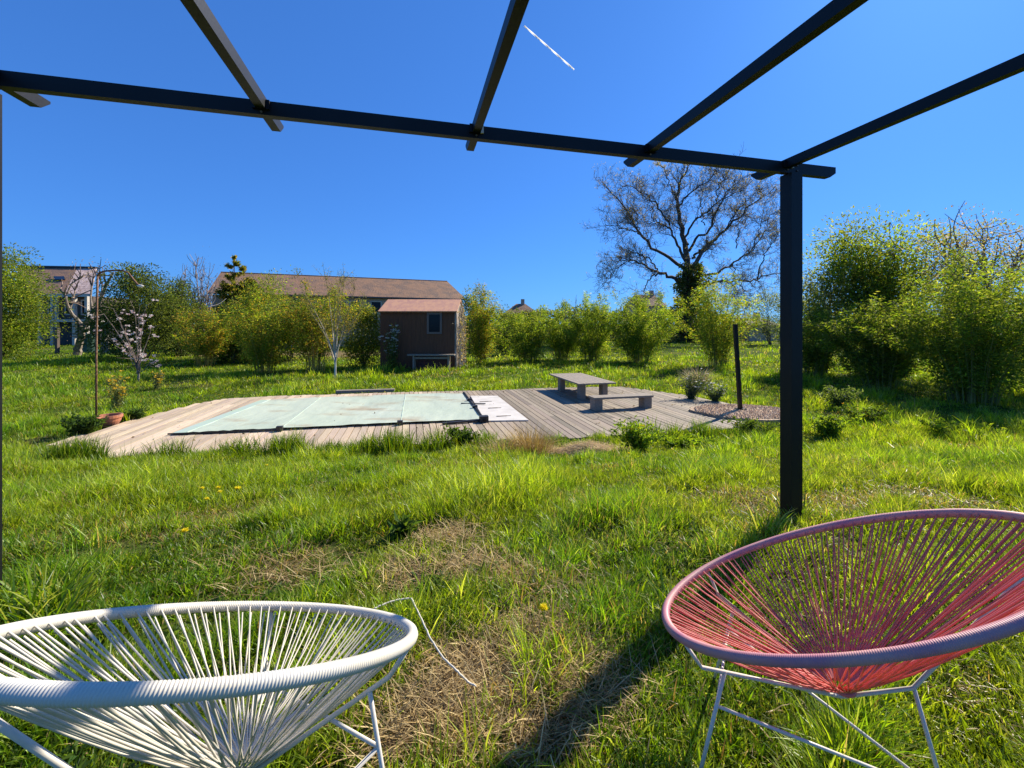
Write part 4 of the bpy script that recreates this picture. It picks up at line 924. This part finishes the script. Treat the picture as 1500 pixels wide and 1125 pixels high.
def barn():
    RL=np.array([-28.6,46.,5.84+H]); RR=np.array([-8.4,54.,5.84+H]); d=(RR-RL)/np.linalg.norm(RR-RL); n=np.array([-d[1],d[0],0]); b=4.79; ze=H+3.28
    L_=RL-d*3; r=thing('barn','long low barn with brown tiled roof behind the shed','barn',((RL+RR)/2)*[1,1,0]+[0,0,GL])
    def E(p,a,sg,z): q=p+d*a+n*sg; return np.array([q[0],q[1],z])
    fl,fr,br,bl=E(L_,0,-b,ze),E(RR,1.2,-b,ze),E(RR,1.2,b,ze),E(L_,0,b,ze)
    m=MB(); quadbox(m,fl,fr,RR,L_,.12); quadbox(m,br,bl,L_+[0,0,-.003],RR+[0,0,-.003],.12)
    m.add([fr,br,RR],t=[[0,1,2]]); m.build('roof',M_tile,r)
    m=MB(); w=[E(L_,.3,-b+.5,0),E(RR,.9,-b+.5,0),E(RR,.9,b-.5,0),E(L_,.3,b-.5,0)]
    V=[[q[0],q[1],z] for z in (GL-.1,ze-.14) for q in w]; m.add(V,[[0,1,5,4],[1,2,6,5],[2,3,7,6],[3,0,4,7]]); m.build('wall',M_stucco,r)
    m=MB(); m.bar(fl+[0,0,-.07]-n*.05,fr+[0,0,-.07]-n*.05,.12,.14); m.build('gutter',M_frame,r)
    m=MB(); m.tube([L_+[0,0,.0],RR+[0,0,.0]],.07,8); m.build('ridge_tiles',M_tile,r)
    for px in (551,520,500,640):
        # where the view ray meets the front wall
        a=w[0][:2]; bb=w[1][:2]; k=(px-750)/F; dd=bb-a; t=(k*a[1]-a[0])/(dd[0]-k*dd[1]); c=a+dd*t
        window(r,(c[0],c[1],H+(478-450)/F*c[1]),1.1,1.3,(-n[0],-n[1]),M_pale,.14)
barn()
def left_house():
    Y0=50.; A=P(52,430,Y0); B=P(134,430,Y0); zr=0
    r=thing('gabled_house','pale two storey house with brown roof and skylight at the far left','house',((A[0]+B[0])/2,Y0,GL))
    rl=P(48,391,Y0+8); rr=P(141,393,Y0+8); mid_b=A*.42+B*.58; mid_t=rl*.30+rr*.70
    m=MB(); quadbox(m,A+[-2,-.4,-.1],mid_b+[0,-.4,-.1],mid_t,rl+[-2,0,0],.12); m.build('roof',M_tile,r)
    m=MB(); quadbox(m,mid_b+[0.003,-.4,-.1],B+[.3,-.4,-.1],rr,mid_t+[.003,0,0],.12); m.build('pale_roof',M_tile_p,r)
    m=MB(); m.bar(rl+[-2,0,.1],rr+[.1,0,.1],.5,.22); m.build('ridge_cap',M_rubber,r)
    m=MB(); m.bar(A+[-2,-.5,-.2],B+[.4,-.5,-.2],.15,.28); m.build('fascia',M_pale,r)
    m=MB(); zf=H+(478-468)/F*Y0; m.box(((A[0]-2+B[0])/2,Y0+3.4,(A[2]-.3+zf)/2),(B[0]-A[0]+1.6,6,A[2]-.3-zf)); m.build('upper_wall',M_brownwall,r)
    m=MB(); m.box(((A[0]-2+B[0])/2,Y0+2.4,zf-.15),(B[0]-A[0]+2.6,6,.3)); m.build('balcony_slab',M_pale,r)
    m=MB(); m.box(((A[0]-2+B[0])/2,Y0+3.9,(zf-.3+GL)/2-.05),(B[0]-A[0]+1,4.6,zf-.3-GL+.1)); m.build('carport_shade_block',M_rubber,r)  # black block painted in for the shade inside the open carport
    for px in (62,80,86,112,130):
        x=(px-750)/F*Y0; m=MB(); m.box((x,Y0-.2,(GL+A[2]-.35)/2),(.32 if px!=86 else .2,.3,A[2]-.35-GL)); m.build('post',M_pale,r)
    c=(A*.55+mid_b*.45)*.45+(rl*.5+mid_t*.5)*.55; t=MB(); c=A*.25+mid_b*.25+rl*.25+mid_t*.25+[.9,-.12,.12]; nrm=np.cross(mid_b-A,rl-A); nrm/=np.linalg.norm(nrm)
    dv=(rl-A); dv/=np.linalg.norm(dv); m=MB(); q=[c+[-.7,0,0]-dv*.8,c+[.7,0,0]-dv*.8,c+[.7,0,0]+dv*.8,c+[-.7,0,0]+dv*.8]; quadbox(m,*[k_+nrm*.1 for k_ in q],.12); m.build('skylight',M_glass,r)
    for px in (72,97,121):
        x=(px-750)/F*Y0; window(r,(x,Y0+.39,H+(478-450)/F*Y0),1.0,1.7,(0,-1),M_pale,.14)
left_house()
def small_house(label,pl,pr,pe,pt,Y0,roofm,hip=.25):
    a=P(pl,pe,Y0); b=P(pr,pe,Y0); zr=H+(478-pt)/F*(Y0+4); r=thing('distant_house',label,'house',((a[0]+b[0])/2,Y0,GL)); w=b[0]-a[0]
    m=MB(); m.box(((a[0]+b[0])/2,Y0+4,(GL+a[2])/2),(w*.94,7.4,a[2]-GL)); m.build('wall',M_stucco,r)
    L_=np.array([a[0]+w*hip,Y0+4,zr]); R_=np.array([b[0]-w*hip,Y0+4,zr]); a2=a+[0,8,0]; b2=b+[0,8,0]
    m=MB(); m.add([a,b,b2,a2,L_,R_],[[0,1,5,4],[2,3,4,5],[3,2,1,0]],[[3,0,4],[1,2,5]]); m.build('roof',roofm,r)
    m=MB(); m.box((R_[0]-.5,Y0+4,zr+.2),(.7,.7,1.4)); m.build('chimney',M_stucco,r)
    window(r,((a[0]+b[0])/2,Y0+.29,(GL+a[2])/2+.6),1.1,1.4,(0,-1),M_pale,.1)
small_house('far gabled house with grey brown roof between the shed and the table',735,792,461,445,78,M_tile,.38)
small_house('far house with reddish roof peeking over the fan shaped bamboo',928,978,448,432,82,M_tile,.2)
small_house('low dark hut on the skyline left of the pergola post',1098,1146,476,466,62,M_brownwall,.2)
# bits on the left
m=MB(); q=at_px(154,519); m.tube([q-[0,0,.1],q+[0,0,2.0]],[.26,.22],8,(.3,.27,.22)); tag(m.build('tree_stump',M_bark,origin=q),'grey bare stump standing in front of the dark evergreen','stump')
q=at_px(131,517); r=thing('green_bin','dark green garden bin beside the gnarled tree','bin',q); m=MB(); m.tube([q,q+[0,0,1.5]],[.62,.5],12); m.build('bin_body',M_green,r); m=MB(); m.tube([q+[0,0,1.5],q+[0,0,1.62]],[.54,.35],12); m.build('lid',M_green,r)
q=at_px(84,518); m=MB(); m.bar(q-[0,0,.1],q+[0,0,2.1],.2,.2,up=(0,1,0)); m.bar(q+[0,0,2.1],q+[0,0,2.16],.24,.24,up=(0,1,0)); tag(m.build('fence_post',M_brownwall,origin=q),'dark brown wooden post in front of the left house','post')

# ------------------------------------------------------------------ light, sky, camera
az=math.radians(48); el=math.radians(37)
sd=Vector((math.sin(az)*math.cos(el),math.cos(az)*math.cos(el),math.sin(el)))
sl=bpy.data.lights.new('sun','SUN'); sl.energy=4.8; sl.angle=math.radians(.55); sl.color=(1,.92,.77)
so=bpy.data.objects.new('sun',sl); so.rotation_euler=sd.to_track_quat('Z','Y').to_euler(); so.location=sd*50; col.objects.link(so)
w=bpy.data.worlds.new('World'); scn.world=w; w.use_nodes=True; nt=w.node_tree; N=nt.nodes; bg=N['Background']
sk=N.new('ShaderNodeTexSky'); sk.sky_type='NISHITA'; sk.sun_disc=False; sk.sun_elevation=el; sk.sun_rotation=az
sk.air_density=1.0; sk.dust_density=.3; sk.ozone_density=3; sk.altitude=0
gmn=N.new('ShaderNodeGamma'); gmn.inputs[1].default_value=.6
tn=N.new('ShaderNodeMix'); tn.data_type='RGBA'; tn.blend_type='MULTIPLY'; tn.inputs['Factor'].default_value=1; tn.inputs['B'].default_value=(.205,.55,1.22,1)
nt.links.new(sk.outputs[0],gmn.inputs[0]); nt.links.new(gmn.outputs[0],tn.inputs['A']); nt.links.new(tn.outputs['Result'],bg.inputs[0]); bg.inputs[1].default_value=.15
cam=bpy.data.cameras.new('camera'); cam.sensor_width=36; cam.lens=36*F/1500; cam.shift_y=-84.5/1500; cam.clip_start=.05; cam.clip_end=4000
co=bpy.data.objects.new('camera',cam); co.location=(0,0,H); co.rotation_euler=(PI/2,0,0); col.objects.link(co); scn.camera=co
vs=scn.view_settings; vs.view_transform='Standard'; vs.look='None'; vs.exposure=0.85; vs.gamma=1
scn.render.engine='CYCLES'; scn.cycles.max_bounces=8; scn.cycles.transparent_max_bounces=8
for o in bpy.data.objects:
    if '_w' in o: del o['_w']
